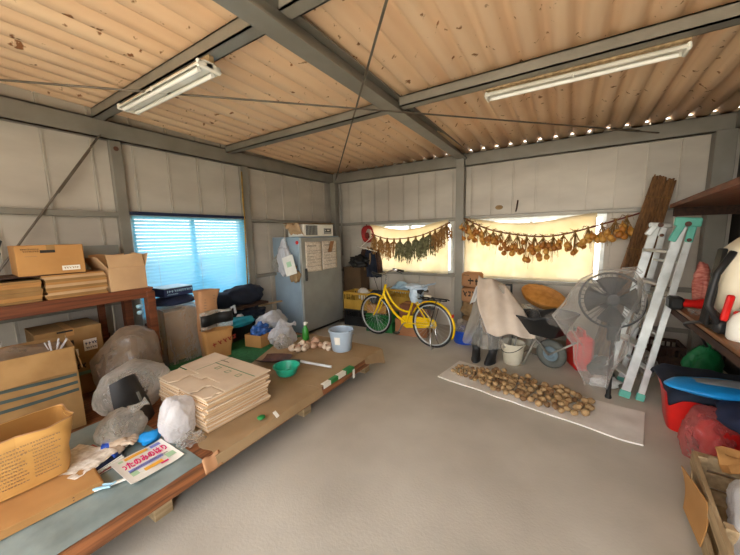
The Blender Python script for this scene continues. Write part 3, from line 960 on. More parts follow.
m = MB(); m.beam((-3.98, 1.22, 0.62), (-3.98, -0.7, 0.62), 0.03, 0.08); obj('back_rail', m, darkwood, t, world=True)
SB = SH + 0.0165
# flat cartons stacked on the shelf
def flat_stack(n, loc, rz, d, labs, group, cols, jit, notch=False, seed=0, band=None):
    r = random.Random(seed)
    z = loc[2]
    for i in range(n):
        m = MB()
        x, y, h = d
        t1 = h * r.uniform(0.40, 0.47)
        nf = r.random() < 0.5
        dx = r.uniform(-.01, .01)
        poly = [(-x / 2, -y / 2), (-x * .12, -y / 2), (-x * .12, -y / 2 + .012), (-x * .10, -y / 2 + .012), (-x * .10, -y / 2), (x / 2, -y / 2), (x / 2, y / 2), (-x / 2, y / 2)]
        m.prism(poly, 0, t1)
        m.mi(1).prism([(a + dx * .4, b + .004 * (r.random() - .5)) for a, b in poly], t1 + h * 0.06, h * .98)
        solo('folded_carton', m, [cols[i % len(cols)], cols[(i + 1) % len(cols)]], labs(i, n), 'folded carton', (loc[0] + r.uniform(-jit, jit), loc[1] + r.uniform(-jit, jit), z), (0, 0, rz + r.uniform(-1, 1) * jit), group)
        z += h
    return z
LV = lambda what: (lambda i, n: ('topmost ' if i == n - 1 else 'bottom ' if i == 0 else ORD[n - 1 - i] + ' from top ') + what)
z2 = flat_stack(9, (-3.68, 0.90, SB), 0, (0.42, 0.39, 0.0215), LV('folded flat carton in the shelf stack beside the open box'), 'folded cartons beside the open box', [card, card_dark, card_l], 0.008, seed=1)
z1 = flat_stack(5, (-3.68, 0.455, SB), 0, (0.42, 0.45, 0.034), LV('folded flat carton in the shelf stack nearest the shed opening'), 'folded cartons nearest the opening', [card_dark, card, card_dark], 0.010, seed=2)
m = MB(); m.box((0, 0, 0.004), (0.40, 0.62, 0.008)); solo('plywood_piece', m, darkwood, 'thin dark board lying across the folded cartons under the printed box', 'board', (-3.70, 0.66, max(z1, z2)), (0, 0, 0.03))
# printed closed box, front toward the room
bz = max(z1, z2) + 0.008
t = carton('cardboard_box', 'closed brown printed cardboard box on top of the folded cartons', (-3.665, 0.785, bz), R(-4), (0.36, 0.39, 0.235), card, tape_mt=card_dark)
Mf = Matrix.Translation((0.1815, 0, 0)) @ frame((0, 0, 0), (0, 1, 0), (0, 0, 1))
m = MB(); m.box((-0.02, 0.185, 0), (0.085, 0.022, 0.0014), bev=0); m.bm.transform(Mf); obj('hand_hole', m, ink, t)
marks(t, Mf, [(-0.165, -0.075, 0.205, 0.013), (-0.155, -0.075, 0.188, 0.013)], ink, seed=3)
marks(t, Mf, [(-0.15, -0.08, 0.150, 0.005)], ink_grey, seed=4)
m = MB(); m.box((0.105, 0.045, 0), (0.11, 0.038, 0.0008)); m.bm.transform(Mf); obj('white_label', m, white_p, t)
marks(t, Mf @ Matrix.Translation((0, 0, 0.0008)), [(0.06, 0.15, 0.046, 0.018)], card_dark, seed=5)
# open box with flaps
t = carton('cardboard_box', 'small open cardboard box with raised flaps at the shelf end by the window', (-3.64, 1.255, SB), R(2), (0.36, 0.295, 0.21), card_l, opened=True, flap_ang=(1.9, 1.2, 1.3, 1.0))
m = MB(); m.blob((-3.64, 1.255, SB + 0.115), (0.14, 0.11, 0.105), 5, 0.2, 2.5, 3, flat=.9); solo('crumpled_paper', m, card_in, 'crumpled brown paper inside the small open box on the shelf', 'paper', smooth=True)
m = MB(); m.box((-3.995, 1.12, SB + 0.21), (0.03, 0.56, 0.41), rot=(0, -0.06, 0)); solo('grey_foam_board', m, grey_enamel, 'pale grey panel leaning on the wall behind the shelf boxes', 'panel')
# box under the shelf
t = carton('cardboard_box', 'printed cardboard box with dark windows standing under the shelf', (-3.74, 0.83, PZ), R(-3), (0.40, 0.42, 0.60), card_dark, tape_mt=card)
Mf = Matrix.Translation((0.2015, 0, 0)) @ frame((0, 0, 0), (0, 1, 0), (0, 0, 1))
m = MB(); m.box((-0.06, 0.46, 0), (0.15, 0.08, 0.0014)); m.box((-0.03, 0.585, 0), (0.1, 0.015, 0.0014)); m.bm.transform(Mf); obj('dark_print', m, ink, t)
m = MB(); m.box((0.12, 0.43, 0), (0.09, 0.10, 0.0012)); m.box((-0.05, 0.385, 0), (0.17, 0.06, 0.0010)); m.bm.transform(Mf); obj('white_label', m, white_p, t)
marks(t, Mf @ Matrix.Translation((0, 0, 0.0009)), [(0.085, 0.155, 0.445, 0.03), (0.09, 0.15, 0.405, 0.02)], blue_dark, seed=7)
marks(t, Mf, [(-0.12, 0.07, 0.26, 0.06)], ink, seed=8)
m = MB(); m.box((-0.02, 0.19, 0), (0.26, 0.03, 0.0012)); m.bm.transform(Mf); obj('green_print', m, ink_green, t)
# large open box with grey-green stripes
t = carton('cardboard_box', 'large open cardboard box with dark green stripes behind the paper bag', (-3.17, 0.41, PZ), R(-8), (0.42, 0.62, 0.60), card_dark, opened=True, flap_ang=(-1.35, -0.5, -1.4, -0.7))
Mf = Matrix.Translation((0.211, 0, 0)) @ frame((0, 0, 0), (0, 1, 0), (0, 0, 1))
m = MB()
for k in range(4): m.sheet(12, 1, lambda u, v: (-0.30 + u * 0.6, 0.46 - k * 0.06 + (v - .5) * 0.022 + 0.006 * math.sin(u * 4 + k), 0.0012 + 0.0003 * k))
m.bm.transform(Mf); obj('stripe_print', m, mat('dark_green_print', '#47504a', '#3b443f'), t)
m = MB(); m.sheet(4, 4, lambda u, v: (-0.12 + u * 0.07, 0.49 + v * 0.10, 0.004 + 0.02 * v * u)); m.bm.transform(Mf); obj('peeled_tape', m, kraft_y, t)
m = MB(); m.blob((-3.17, 0.41, PZ + 0.53), (0.17, 0.26, 0.10), 21, 0.18, 2.2, 4); solo('plastic_wrap', m, film_warm, 'brownish plastic wrap stuffed inside the large striped box', 'plastic wrap', smooth=True)
m = MB()
for a in range(7):
    an = a * 0.9; m.beam((-3.06 + .02 * math.cos(an), 0.615 + .02 * math.sin(an), PZ + 0.55), (-3.055 + 0.06 * math.cos(an), 0.63 + 0.06 * math.sin(an), PZ + 0.635), 0.009, 0.006)
solo('plastic_ties', m, film_white, 'tuft of pale plastic ties sticking up at the striped box corner', 'plastic ties', kind='stuff')
t = thing('plastic_bottle', 'small clear plastic bottle standing behind the striped box', 'bottle', (-3.42, 0.40, PZ))
m = MB(); m.lathe([(0, 0), (0.032, 0), (0.034, 0.02), (0.034, 0.50), (0.030, 0.60), (0.014, 0.66), (0.012, 0.69)], 16); obj('bottle_body', m, film_clear, t, smooth=True)
m = MB(); m.lathe([(0.0145, 0.68), (0.0145, 0.70), (0, 0.70)], 12); obj('cap', m, white_metal, t)

# ---------------------------------------------------------------- paper bag with handwriting
t = thing('paper_bag', 'open yellow-brown paper sack with handwritten list near the platform corner', 'paper bag', (-2.43, 0.27, PZ + 0.055), R(-3))
def bag_f(u, v, w, d, h, inset=0.0, ripple=0.012, seed=0, lean=0.0):
    a = u * 2 * PI
    e = 0.32
    cx, sx = math.cos(a), math.sin(a)
    x = (w / 2 - inset) * math.copysign(abs(cx) ** e, cx) * (0.82 + 0.18 * min(1, v * 1.4))
    y = (d / 2 - inset) * math.copysign(abs(sx) ** e, sx) * (0.85 + 0.15 * v)
    n_ = ripple * fbm(x * 6, y * 6 + v * 2, seed) * (0.4 + v)
    return (x + n_ * cx * 2 + lean * v, y + n_ * sx * 2, v * h + 0.018 * v * noise.noise(V((x * 5, y * 5, seed))))
m = MB(); m.sheet(64, 14, lambda u, v: bag_f(u, v, 0.27, 0.43, 0.345, lean=.10), th=0.0)
m.raw([(-.12, -.17, 0.004), (.12, -.17, 0.004), (.12, .17, 0.004), (-.12, .17, 0.004)], [(0, 1, 2, 3)])
obj('sack', m, kraft_y, t, smooth=True)
m = MB(); m.sheet(64, 8, lambda u, v: bag_f(u, 0.1 + 0.895 * v, 0.27, 0.43, 0.345, inset=0.004, lean=.10)); obj('inner_lining', m, kraft_in, t, smooth=True)
m = MB(); m.sheet(64, 1, lambda u, v: bag_f(u, 0.985 + 0.02 * v, 0.273, 0.433, 0.345, inset=-0.001, lean=.10)); obj('rim', m, kraft_o, t, smooth=True)
Mb = frame((0.186, 0.03, 0.178), (0, 1, 0), (0.40, 0, 1)) @ Matrix.Diagonal((1, .84, 1, 1))
rows = []
for k in range(11):
    yy = 0.145 - k * 0.029
    rows += [(-0.135, -0.02 + 0.01 * (k % 3), yy, 0.012)]
    if k not in (0, 2): rows += [(0.02, 0.115 - 0.015 * (k % 2), yy + 0.006, 0.011)]
    else: rows += [(-0.02, 0.12, yy + 0.005, 0.012)]
marks(t, Mb, rows, mat('pencil_ink', '#8b7058'), 'handwriting', seed=11)
m = MB(); m.beam((-0.24, -0.055, 0.004), (-0.135, -0.10, 0.004), 0.018, 0.001); m.beam((-0.22, -0.03, 0.004), (-0.14, -0.075, 0.004), 0.012, 0.001); m.bm.transform(Mb); obj('brush_mark', m, mat('slate_ink', '#6a6a78'), t)
# flat carton below the bag
m = MB(); m.box((0, 0, 0.024), (0.46, 0.74, 0.044), bev=0.003); m.box((0.02, 0.02, 0.049), (0.44, 0.68, 0.006))
o = solo('folded_carton', m, card, 'flat brown carton lying under the handwritten paper sack', 'folded carton', (-2.33, 0.17, PZ - 0.003), (0, 0, R(-5)))
marks(o, frame((0.2325, -0.10, 0.02), (0, 1, 0), (0, 0, 1)), [(-0.12, 0.06, 0.006, 0.010), (-0.12, 0.02, -0.008, 0.008)], ink_grey, seed=13)
# magazines and shredded papers next to the bag
zz = PZ - 0.003
labs = ['bottom magazine with a pinkish edge in the pile beside the paper sack', 'folded newspaper in the middle of the pile beside the paper sack', 'grey newspaper second from top of the pile beside the paper sack', 'topmost grey ragged paper bundle of the pile beside the paper sack']
for i, (d, mt) in enumerate((((0.36, 0.26, 0.010), red_dk), ((0.35, 0.25, 0.012), white_p), ((0.34, 0.24, 0.012), navy), ((0.30, 0.23, 0.03), news))):
    m = MB()
    if i < 3:
        m.box((0, 0, d[2] / 2), d, bev=0.002)
        m.mi(1).box((0, 0, d[2] * .5), (d[0] + .001, d[1] + .001, d[2] * .55))
    else:
        m.sheet(16, 12, lambda u, v: ((u - .5) * d[0] + .01 * noise.noise(V((u * 9, v * 9, 2))), (v - .5) * d[1], 0.012 + 0.008 * (0.5 + fbm(u * 4, v * 4, 3)) + 0.012 * v), th=0.012)
    solo('newspaper', m, [mt, white_p], labs[i], 'newspaper', (-2.385 + 0.003 * i, 0.52 - i * 0.008, zz), (0, 0, R(8 + 4 * i)), 'papers piled beside the paper sack')
    zz += d[2] + 0.0005
# pen, scissors
m = MB(); m.beam((-2.09, 0.46, PZ + 0.02), (-2.02, 0.53, PZ + 0.02), 0.01, 0.01); m.tube([(-2.085, 0.505, PZ + .02), (-2.03, 0.545, PZ + .02), (-2.035, 0.56, PZ + .02)], 0.006)
solo('clip', m, skyblue, 'small pale blue plastic clip beside the paper pile', 'clip')
m = MB(); m.blob((-2.115, 0.425, PZ + 0.022), (0.03, 0.05, 0.018), 4, .15, 2, 2, rot=.7); solo('glove_scrap', m, navy_dk, 'small dark scrap of cloth beside the paper sack foot', 'cloth scrap', smooth=True)
m = MB(); m.beam((-2.08, 0.475, PZ + 0.008), (-1.99, 0.70, PZ + 0.008), 0.014, 0.010); m.mi(1).beam((-2.098, 0.43, PZ + 0.008), (-2.08, 0.475, PZ + 0.008), 0.012, 0.010)
solo('marker_pen', m, [white_p, yellow], 'thin white and yellow pen lying along the paper pile edge', 'pen')

# flyer
t = thing('newspaper_flyer', 'colourful newspaper flyer with large pink lettering at the platform edge', 'flyer', (-2.03, 0.735, PZ), R(0))
Fm = frame((-2.085, 0.735, PZ + 0.006), V((0.0, 1, 0)), V((-1, 0.0, 0))) @ Matrix.Diagonal((.80, 1.08, 1, 1))
m = MB(); m.sheet(20, 10, lambda u, v: ((u - .5) * 0.35, (v - .5) * 0.27, 0.003 * math.sin(u * 5) + 0.002 + 0.012 * (abs(u - .5) * 2) ** 4), th=0.002); m.bm.transform(Fm); obj('page', m, white_p, t, world=True, smooth=30)
FT = Fm @ Matrix.Translation((0, 0.02, 0.0075))
text('わたのみのはり', 0.074, FT @ Matrix.Translation((0, 0.012, 0)), t, magenta, 'pink_lettering', 0.0005, 0.0028, sx=0.62)
def patch(x, y, w, h, mt, z=0.0, nm='printed_panel'):
    m = MB(); m.box((x, y, z), (w, h, 0.0006)); m.bm.transform(FT); return obj(nm, m, mt, t, world=True)
patch(-0.02, 0.085, 0.15, 0.028, orange_p); patch(0.11, 0.082, 0.07, 0.03, blue_p); patch(-0.02, -0.045, 0.22, 0.03, blue_p); patch(-0.12, -0.075, 0.06, 0.05, green_p); patch(0.0, -0.095, 0.12, 0.03, orange_p); patch(0.125, -0.08, 0.06, 0.045, green_p); patch(-0.12, 0.085, 0.03, 0.02, green_p); patch(0.06, -0.12, 0.05, 0.014, magenta)
marks(t, FT @ Matrix.Translation((0, 0, 0.001)), [(-0.10, 0.12, -0.045, 0.012)], ink_grey, 'small_print', seed=17, world=True)
# ================================================================= BAGS ON THE PLATFORM
def bag(name, lab, c, r, mt, seed, neck=None, rot=0, amp=0.10, freq=1.1, crease=0.10, flat=0.8, cat='plastic bag', group=None, sub=5):
    """A slumped plastic bag; neck = (dx, dy, dz) tip of the gathered mouth."""
    m = MB()
    m.blob((0, 0, r[2] * flat), r, seed, amp, freq, sub, flat, rot, crease)
    if neck:
        n = V(neck)
        b = V((n.x * 0.35, n.y * 0.35, r[2] * flat + r[2] * 0.62))
        m.tube([b, b.lerp(n, .45), b.lerp(n, .75), n], [0.045, 0.022, 0.016, 0.034], 10)
    return solo(name, m, mt, lab, cat, c, smooth=True, group=group)
bag('plastic_bag', 'large brownish clear plastic bag between the shelf post and the printed box', (-3.20, 1.10, PZ), (0.23, 0.30, 0.33), film_warm, 2, rot=0.5, flat=.75)
bag('plastic_bag', 'milky grey plastic bag lying behind the black boot bag', (-2.86, 1.00, PZ), (0.20, 0.27, 0.23), film_grey, 5, rot=0.4)
t = thing('boot_bag', 'black long shoe bag leaning upright among the clear bags', 'bag', (-2.58, 0.90, PZ - 0.003), R(18))
m = MB(); m.sheet(14, 16, lambda u, v: ((-0.02 - 0.10 * v) + 0.05 * (1 - (2 * u - 1) ** 2), (u - .5) * (0.26 - 0.07 * v ** 2), 0.003 + 0.36 * v - 0.03 * v * v * (2 * u - 1) ** 2), th=0.03); obj('bag_body', m, rubber, t, smooth=60)
m = MB(); m.beam((0.035, 0.0, 0.17), (0.005, 0.0, 0.25), 0.02, 0.004, up=(1, 0, 0.2), bev=0.001); obj('buckle', m, grey_rub, t)
bag('plastic_bag', 'grey-white knotted plastic bag in front of the black boot bag', (-2.45, 0.75, PZ), (0.115, 0.15, 0.13), film_grey, 8, neck=(0.02, 0.15, 0.22), rot=0.2)
# pair of work gloves with blue cuffs
for i, (c, rz, lab) in enumerate((((-2.36, 0.69, PZ + 0.03), 0.9, 'upper dirty beige work glove with blue cuff on the platform'), ((-2.33, 0.665, PZ + 0.006), 2.2, 'lower dirty beige work glove with blue cuff by the flyer'))):
    t = thing('work_glove', lab, 'glove', c, rz, 'pair of work gloves')
    m = MB(); m.blob((0, 0, 0.028), (0.055, 0.045, 0.028), 3 + i, .15, 2.5, 3, flat=.85)
    for k in range(4):
        y = -0.033 + k * 0.022
        m.tube([(0.03, y, 0.028), (0.075, y * 1.15, 0.033), (0.095 + 0.008 * (k in (1, 2)), y * 1.2, 0.018)], [0.012, 0.0115, 0.009], 8)
    m.tube([(-0.01, 0.035, 0.025), (0.025, 0.068, 0.028), (0.045, 0.075, 0.018)], [0.014, 0.012, 0.009], 8)
    obj('palm', m, glove_m, t, smooth=True)
    m = MB(); m.lathe([(0.030, -0.02), (0.034, 0), (0.036, 0.02), (0.031, 0.02)], 16, Matrix.Translation((-0.055, 0, 0.027)) @ Matrix.Rotation(-PI / 2, 4, 'Y'), sx=0.7, sy=1.25); obj('cuff', m, bluec, t, smooth=True)
bag('plastic_bag', 'puffed white plastic bag standing beside the folded carton stack', (-2.15, 0.955, PZ), (0.105, 0.125, 0.165), film_white, 13, rot=0.3, crease=.1)
m = MB(); m.blob((0, 0, 0.03), (0.06, 0.085, 0.04), 17, .3, 2.4, 4, .8, 0, .3); solo('plastic_wrap', m, film_clear, 'crumpled clear plastic wrap at the foot of the puffed white bag', 'plastic wrap', (-2.03, 0.96, PZ), smooth=True)
m = MB(); m.blob((0, 0, 0.02), (0.035, 0.045, 0.026), 19, .3, 2.4, 3, .8, 0, .3); solo('crumpled_tissue', m, white_cloth, 'small crumpled white tissue between the gloves and the puffed bag', 'paper', (-2.29, 0.83, PZ), smooth=True)
m = MB(); m.blob((0, 0, 0.03), (0.05, 0.07, 0.04), 23, .2, 2, 3, .8); solo('blue_wrapper', m, cyanb, 'bright blue wrapper tucked behind the puffed white bag', 'wrapper', (-2.29, 0.84, PZ), smooth=True)

# big stack of folded cartons in the middle
def big_carton(i, n, r, z, h):
    m = MB()
    x, y = 0.68 - .05 * r.random(), 0.52
    pts = [(-x / 2, -y / 2)]
    # notched flap edges along the end facing the camera side
    pts += [(-x * .05, -y / 2), (-x * .05, -y / 2 + .02), (-x * .02, -y / 2 + .02), (-x * .02, -y / 2), (x / 2, -y / 2), (x / 2, y / 2), (-x / 2, y / 2)]
    m.prism(pts, 0, h * .42)
    m.mi(1).prism([(a + r.uniform(-.006, .006), b + r.uniform(-.006, .006)) for a, b in pts], h * .50, h * .95)
    return m
rs = random.Random(9)
zz = PZ + 0.006
NB = 11
for i in range(NB):
    h = 0.0235
    sh_ = rs.uniform(-.014, .014)
    top = i == NB - 1
    lab = ('topmost folded carton with green print on the large platform stack' if top else ('bottom' if i == 0 else ORD[NB - 1 - i] + ' from top') + ' folded carton in the large stack on the platform')
    if not top:
        m = big_carton(i, NB, rs, zz, h)
        solo('folded_carton', m, [card_l, card_pale], lab, 'folded carton', (-2.345 + sh_ * 1.2, 1.345 + sh_, zz), (0, 0, R(-1) + rs.uniform(-.05, .05)), 'large stack of folded cartons')
        zz += h
    else:
        t = thing('folded_carton', lab, 'folded carton', (-2.37, 1.345, zz), R(-1), 'large stack of folded cartons')
        # two main panels and notched end flaps lying open
        m = MB(); m.prism([(-0.40, -0.05), (0.355, -0.05), (0.355, 0.29), (-0.45, 0.29)], 0, 0.006); m.prism([(-.36, -.05), (-.10, -.05), (-.10, -.10), (.02, -.10), (.02, -.06), (.20, -.06), (.20, -.12), (.36, -.12), (.36, .285), (-.18, .285), (-.18, .275), (-.36, .275)], 0.0065, 0.0125); obj('panel', m, card_pale, t)
        for (a, b, c, d, q) in ((-.37, -.12, -.26, -.075, 0.01), (-.09, .19, -.27, -.125, 0.018), (.215, .355, -.26, -.14, 0.012)):
            m = MB(); m.prism([(a, d), (a + .02, d - .02), (a + .015, c + .04), (a + .03, c), (b - .03, c), (b, c + .05), (b - .02, d - .03), (b, d)], 0, 0.006, Matrix.Translation((0, 0, q * .4))); obj('flap', m, card_pale, t)
        m = MB(); m.box((0.08, 0.14, 0.013), (0.54, 0.010, 0.001))
        for k in range(3): m.tube([(-0.06 + k * .14 + .028 * math.cos(a), 0.085 + .028 * math.sin(a), 0.013) for a in [PI / 4 + q * PI / 2 for q in range(4)]], 0.003, 4, closed=True)
        m.box((-.18, .12, .0128), (.006, .31, .001)); obj('green_print', m, ink_green, t)
        marks(t, Matrix.Translation((0, 0.0, 0.0135)), [(-0.20, -0.08, 0.20, 0.014)], ink_grey, seed=23)

# ---------------------------------------------------------------- far platform: bags, boxes, window sill clutter
# ledge under the window
m = MB(); m.box((XL + 0.20, 2.30, 0.655), (0.30, 1.50, 0.03), bev=0.003); solo('window_ledge', m, darkwood, 'dark narrow ledge board fixed under the blind window', 'ledge')
t = thing('bedding_roll', 'long dark blue-black bundle lying along the window ledge', 'bundle', (XL + 0.20, 2.68, 0.67))
m = MB()
m.blob((0, 0.06, 0.125), (0.11, 0.34, 0.155), 31, .08, 3, 4, .8); m.blob((0.0, -0.28, 0.10), (0.10, 0.22, 0.13), 32, .1, 3, 3, .8)
obj('bundle', m, navy_dk, t, smooth=True)
# covered carton pile with blue printer-like box on top
m = MB()
def cov_f(u, v):
    a = u * 2 * PI
    e = 0.45
    w = 0.17 + 0.06 * (1 - v); d = 0.21 + 0.05 * (1 - v)
    x = w * math.copysign(abs(math.cos(a)) ** e, math.cos(a)); y = d * math.copysign(abs(math.sin(a)) ** e, math.sin(a))
    k = 1 + 0.10 * fbm(x * 5, y * 5 + v * 3, 8) * (1.1 - v) + 0.03 * math.sin(a * 9 + 2 * v)
    return (x * k, y * k, v * 0.60)
m.sheet(60, 14, cov_f)
m.sheet(10, 10, lambda u, v: ((u - .5) * .34, (v - .5) * .41, 0.60 + 0.01 * fbm(u * 4, v * 4, 2)))
solo('plastic_cover', m, film_milk, 'brownish plastic cover draped over a carton beside the shelf post', 'plastic cover', (-3.72, 1.745, PZ), smooth=True)
carton('cardboard_box', 'brown carton under the brownish plastic cover beside the shelf post', (-3.72, 1.745, PZ), 0, (0.28, 0.34, 0.56), card_dark)
m = MB(); m.blob((0, 0, 0.04), (0.17, 0.23, 0.06), 41, .1, 2, 3, .6); solo('folded_cloth', m, navy, 'dark blue folded cloth on top of the plastic-covered carton', 'cloth', (-3.72, 1.74, PZ + 0.612), smooth=True)
t = thing('printed_box', 'dark blue box with a pale top on the plastic-covered carton', 'box', (-3.76, 1.76, PZ + 0.715), R(5))
m = MB(); m.box((0, 0, 0.045), (0.28, 0.32, 0.09), bev=0.004); obj('body', m, blue_dark, t)
m = MB(); m.box((0, 0, 0.094), (0.285, 0.325, 0.007), bev=0.002); obj('lid', m, skyblue, t)
marks(t, Matrix.Translation((0.141, 0, 0.05)) @ frame((0, 0, 0), (0, 1, 0), (0, 0, 1)), [(-0.13, 0.13, 0.01, 0.03), (-0.13, -0.02, -0.025, 0.012)], skyblue, seed=31)
m = MB(); m.tube([(-3.55, 1.98, PZ + 0.70), (-3.56, 2.03, PZ + 0.74), (-3.56, 2.10, PZ + 0.70), (-3.5, 2.06, PZ + 0.66)], 0.012, 7); m.blob((-3.56, 2.0, PZ + 0.68), (0.06, 0.08, 0.03), 3, .2, 2, 3); solo('white_bag', m, film_white, 'small white plastic bag beside the dark blue box', 'plastic bag', smooth=True)
# spray can / hanging items on the shelf post
for k, z in enumerate((0.86, 0.80)):
    m = MB(); m.blob((-3.52, 1.34, z + PZ - 0.17), (0.022, 0.03, 0.022), 3 + k, .15, 2, 2)
    solo('small_jar_lid', m, skyblue, ('upper' if k == 0 else 'lower') + ' small pale blue knob hanging beside the shelf post', 'knob', smooth=True)
# tall brown paper bag standing
t = thing('paper_bag', 'tall brown paper sack standing in front of the blind window', 'paper bag', (-3.42, 1.95, PZ), R(-4))
m = MB(); m.sheet(40, 14, lambda u, v: bag_f(u, v, 0.14, 0.20, 0.76, ripple=0.02, seed=5)); obj('sack', m, kraft_o, t, smooth=True)
m = MB()
for k in range(7): m.sheet(10, 1, lambda u, v: (0.074 + .003 * math.sin(u * 7), (u - .5) * .13, 0.50 + k * .032 + v * .006))
obj('faint_print', m, ink_grey, t)
t = thing('plastic_bag', 'clear plastic bag with dark stripes folded over the front paper sack', 'plastic bag', (-3.29, 1.965, PZ + 0.36), R(-4))
m = MB(); m.sheet(14, 8, lambda u, v: (0.02 + 0.02 * math.sin(u * 9), (u - .5) * 0.36, -0.02 + v * 0.20 + 0.01 * math.sin(u * 5)), th=0.01); obj('bag_body', m, film_grey, t, smooth=True)
m = MB(); m.sheet(14, 2, lambda u, v: (0.038 + 0.02 * math.sin(u * 9), (u - .5) * 0.36, 0.03 + v * 0.12), th=0.002); obj('stripe', m, black, t, smooth=True)
m = MB(); m.tube([(0.02, 0.18, 0.17), (0.02, 0.22, 0.19), (0.02, 0.23, 0.10)], 0.014, 7); obj('handle', m, film_white, t, smooth=True)
t = thing('paper_bag', 'low brown paper sack with red print standing on the green mat', 'paper bag', (-3.28, 1.96, PZ), R(-12))
m = MB(); m.sheet(40, 10, lambda u, v: bag_f(u, v, 0.12, 0.31, 0.33, ripple=0.012, seed=9)); obj('sack', m, card, t, smooth=True)
marks(t, frame((0.066, 0.03, 0.19), (0, 1, 0.18), (0, 0, 1)), [(-0.11, 0.11, 0, 0.055)], ink_red, 'red_print', seed=37)
# dark low boxes below the ledge with teal cloth
t = thing('storage_box', 'long dark plastic box below the window ledge under the teal cloth', 'storage box', (-3.72, 2.48, PZ))
m = MB(); m.box((0, 0, 0.10), (0.30, 0.62, 0.20), bev=0.012); obj('body', m, black, t)
m = MB(); m.box((0, 0, 0.205), (0.33, 0.65, 0.02), bev=0.006); obj('lid', m, navy_dk, t)
m = MB(); m.blob((0, 0, 0.03), (0.13, 0.25, 0.065), 51, .1, 2.2, 4, .5, 0.05); solo('teal_cloth', m, teal_cloth, 'bright teal folded cloth lying beside the low paper sack', 'cloth', (-3.55, 2.40, PZ + 0.218), smooth=True)
m = MB(); m.blob((0, 0, 0.02), (0.03, 0.05, 0.03), 52, .2, 2.2, 3, .7); solo('crumpled_tissue', m, white_cloth, 'tiny white crumpled tissue on the teal cloth', 'paper', (-3.62, 2.50, PZ + 0.285), smooth=True)
m = MB(); m.blob((0, 0, 0.05), (0.15, 0.27, 0.11), 53, .2, 2.4, 4, .6, 0, .15); solo('dark_clothes', m, navy_dk, 'heap of dark clothes behind the teal cloth below the ledge', 'clothes', (-3.80, 2.75, PZ + 0.216), smooth=True)
m = MB(); m.beam((-3.86, 2.55, 0.60), (-3.70, 3.30, 0.62), 0.05, 0.018, bev=0.003); solo('wood_lath', m, palewood, 'thin pale wooden lath lying over the dark clothes toward the cabinet', 'lath')
# orange box with blue and white plastic
t = carton('cardboard_box', 'low orange-brown open box full of blue wrapping on the green mat', (-3.22, 2.50, PZ), R(12), (0.24, 0.31, 0.15), card, opened=True, flaps=False)
m = MB(); m.blob((-3.22, 2.50, PZ + 0.16), (0.11, 0.145, 0.095), 61, .28, 2.6, 4, None, R(12), .25); solo('blue_wrapping', m, blue_film, 'crumpled dark blue wrapping filling the low orange-brown box', 'wrapping', smooth=True)
bag('plastic_bag', 'large bluish white plastic bag behind the box of blue wrapping', (-3.42, 2.86, PZ), (0.19, 0.27, 0.20), film_white, 63, rot=0.3, crease=.2)
bag('plastic_bag', 'crumpled white plastic bag between the blue wrapping and the bulbs', (-2.98, 2.63, PZ), (0.15, 0.21, 0.15), film_white, 66, neck=(0.05, 0.18, 0.22), rot=0.2, crease=.22, amp=.2)
bag('plastic_bag', 'low milky plastic bag at the front of the white bag heap', (-2.84, 2.52, PZ), (0.09, 0.12, 0.09), film_milk, 69, rot=0.2, crease=.22, amp=.2)
t = thing('plastic_bottle', 'small green plastic bottle standing by the cabinet corner', 'bottle', (-2.80, 2.86, PZ))
m = MB(); m.lathe([(0, 0), (0.04, 0), (0.043, 0.02), (0.04, 0.14), (0.018, 0.18), (0.016, 0.20)], 16); obj('bottle_body', m, greenbot, t, smooth=40)
m = MB(); m.lathe([(0.02, 0.20), (0.02, 0.235), (0.012, 0.24), (0, 0.24)], 12); m.box((0.02, 0, 0.235), (0.05, 0.014, 0.014)); obj('cap', m, white_metal, t, smooth=40)
# pale bulbs lying around
bulbs = [(-2.63, 2.56), (-2.56, 2.62), (-2.67, 2.63), (-2.60, 2.69), (-2.53, 2.55), (-2.70, 2.55), (-2.50, 2.68), (-2.58, 2.50), (-2.66, 2.48), (-2.44, 2.74), (-2.36, 2.72), (-2.40, 2.79), (-2.31, 2.77), (-2.29, 2.70), (-2.60, 2.60), (-2.55, 2.76)]
where = ['nearest the white bag', 'in the middle of the heap', 'at the heap edge by the milky bag', 'behind the heap middle', 'at the front of the heap', 'half under the milky bag', 'on the bucket side of the heap', 'frontmost of all', 'front corner below the milky bag', 'first of the loose ones toward the bucket', 'second of the loose ones toward the bucket', 'behind the loose ones', 'closest to the bucket', 'front loose one near the bucket', 'resting on top of the heap', 'large one upright behind the heap']
for i, ((x, y), w_) in enumerate(zip(bulbs, where)):
    m = MB(); s_ = rs.uniform(.034, .044)
    if i == 15: s_ = 0.058
    m.lathe([(0, -.8 * s_), (.6 * s_, -.72 * s_), (s_, -.15 * s_), (.8 * s_, .45 * s_), (.3 * s_, .85 * s_), (.16 * s_, 1.4 * s_), (0, 1.45 * s_)], 12, Euler((rs.uniform(.5, 1.4), 0, rs.uniform(0, 6))).to_matrix().to_4x4(), wob=.2, seed=i)
    solo('garlic_bulb', m, garlic_m if i % 3 else shell_pink, 'pale dried bulb ' + w_, 'garlic bulb', (x, y, PZ + s_ * (0.86 if i != 14 else 2.2)), smooth=True, group='dried bulbs beside the bucket')
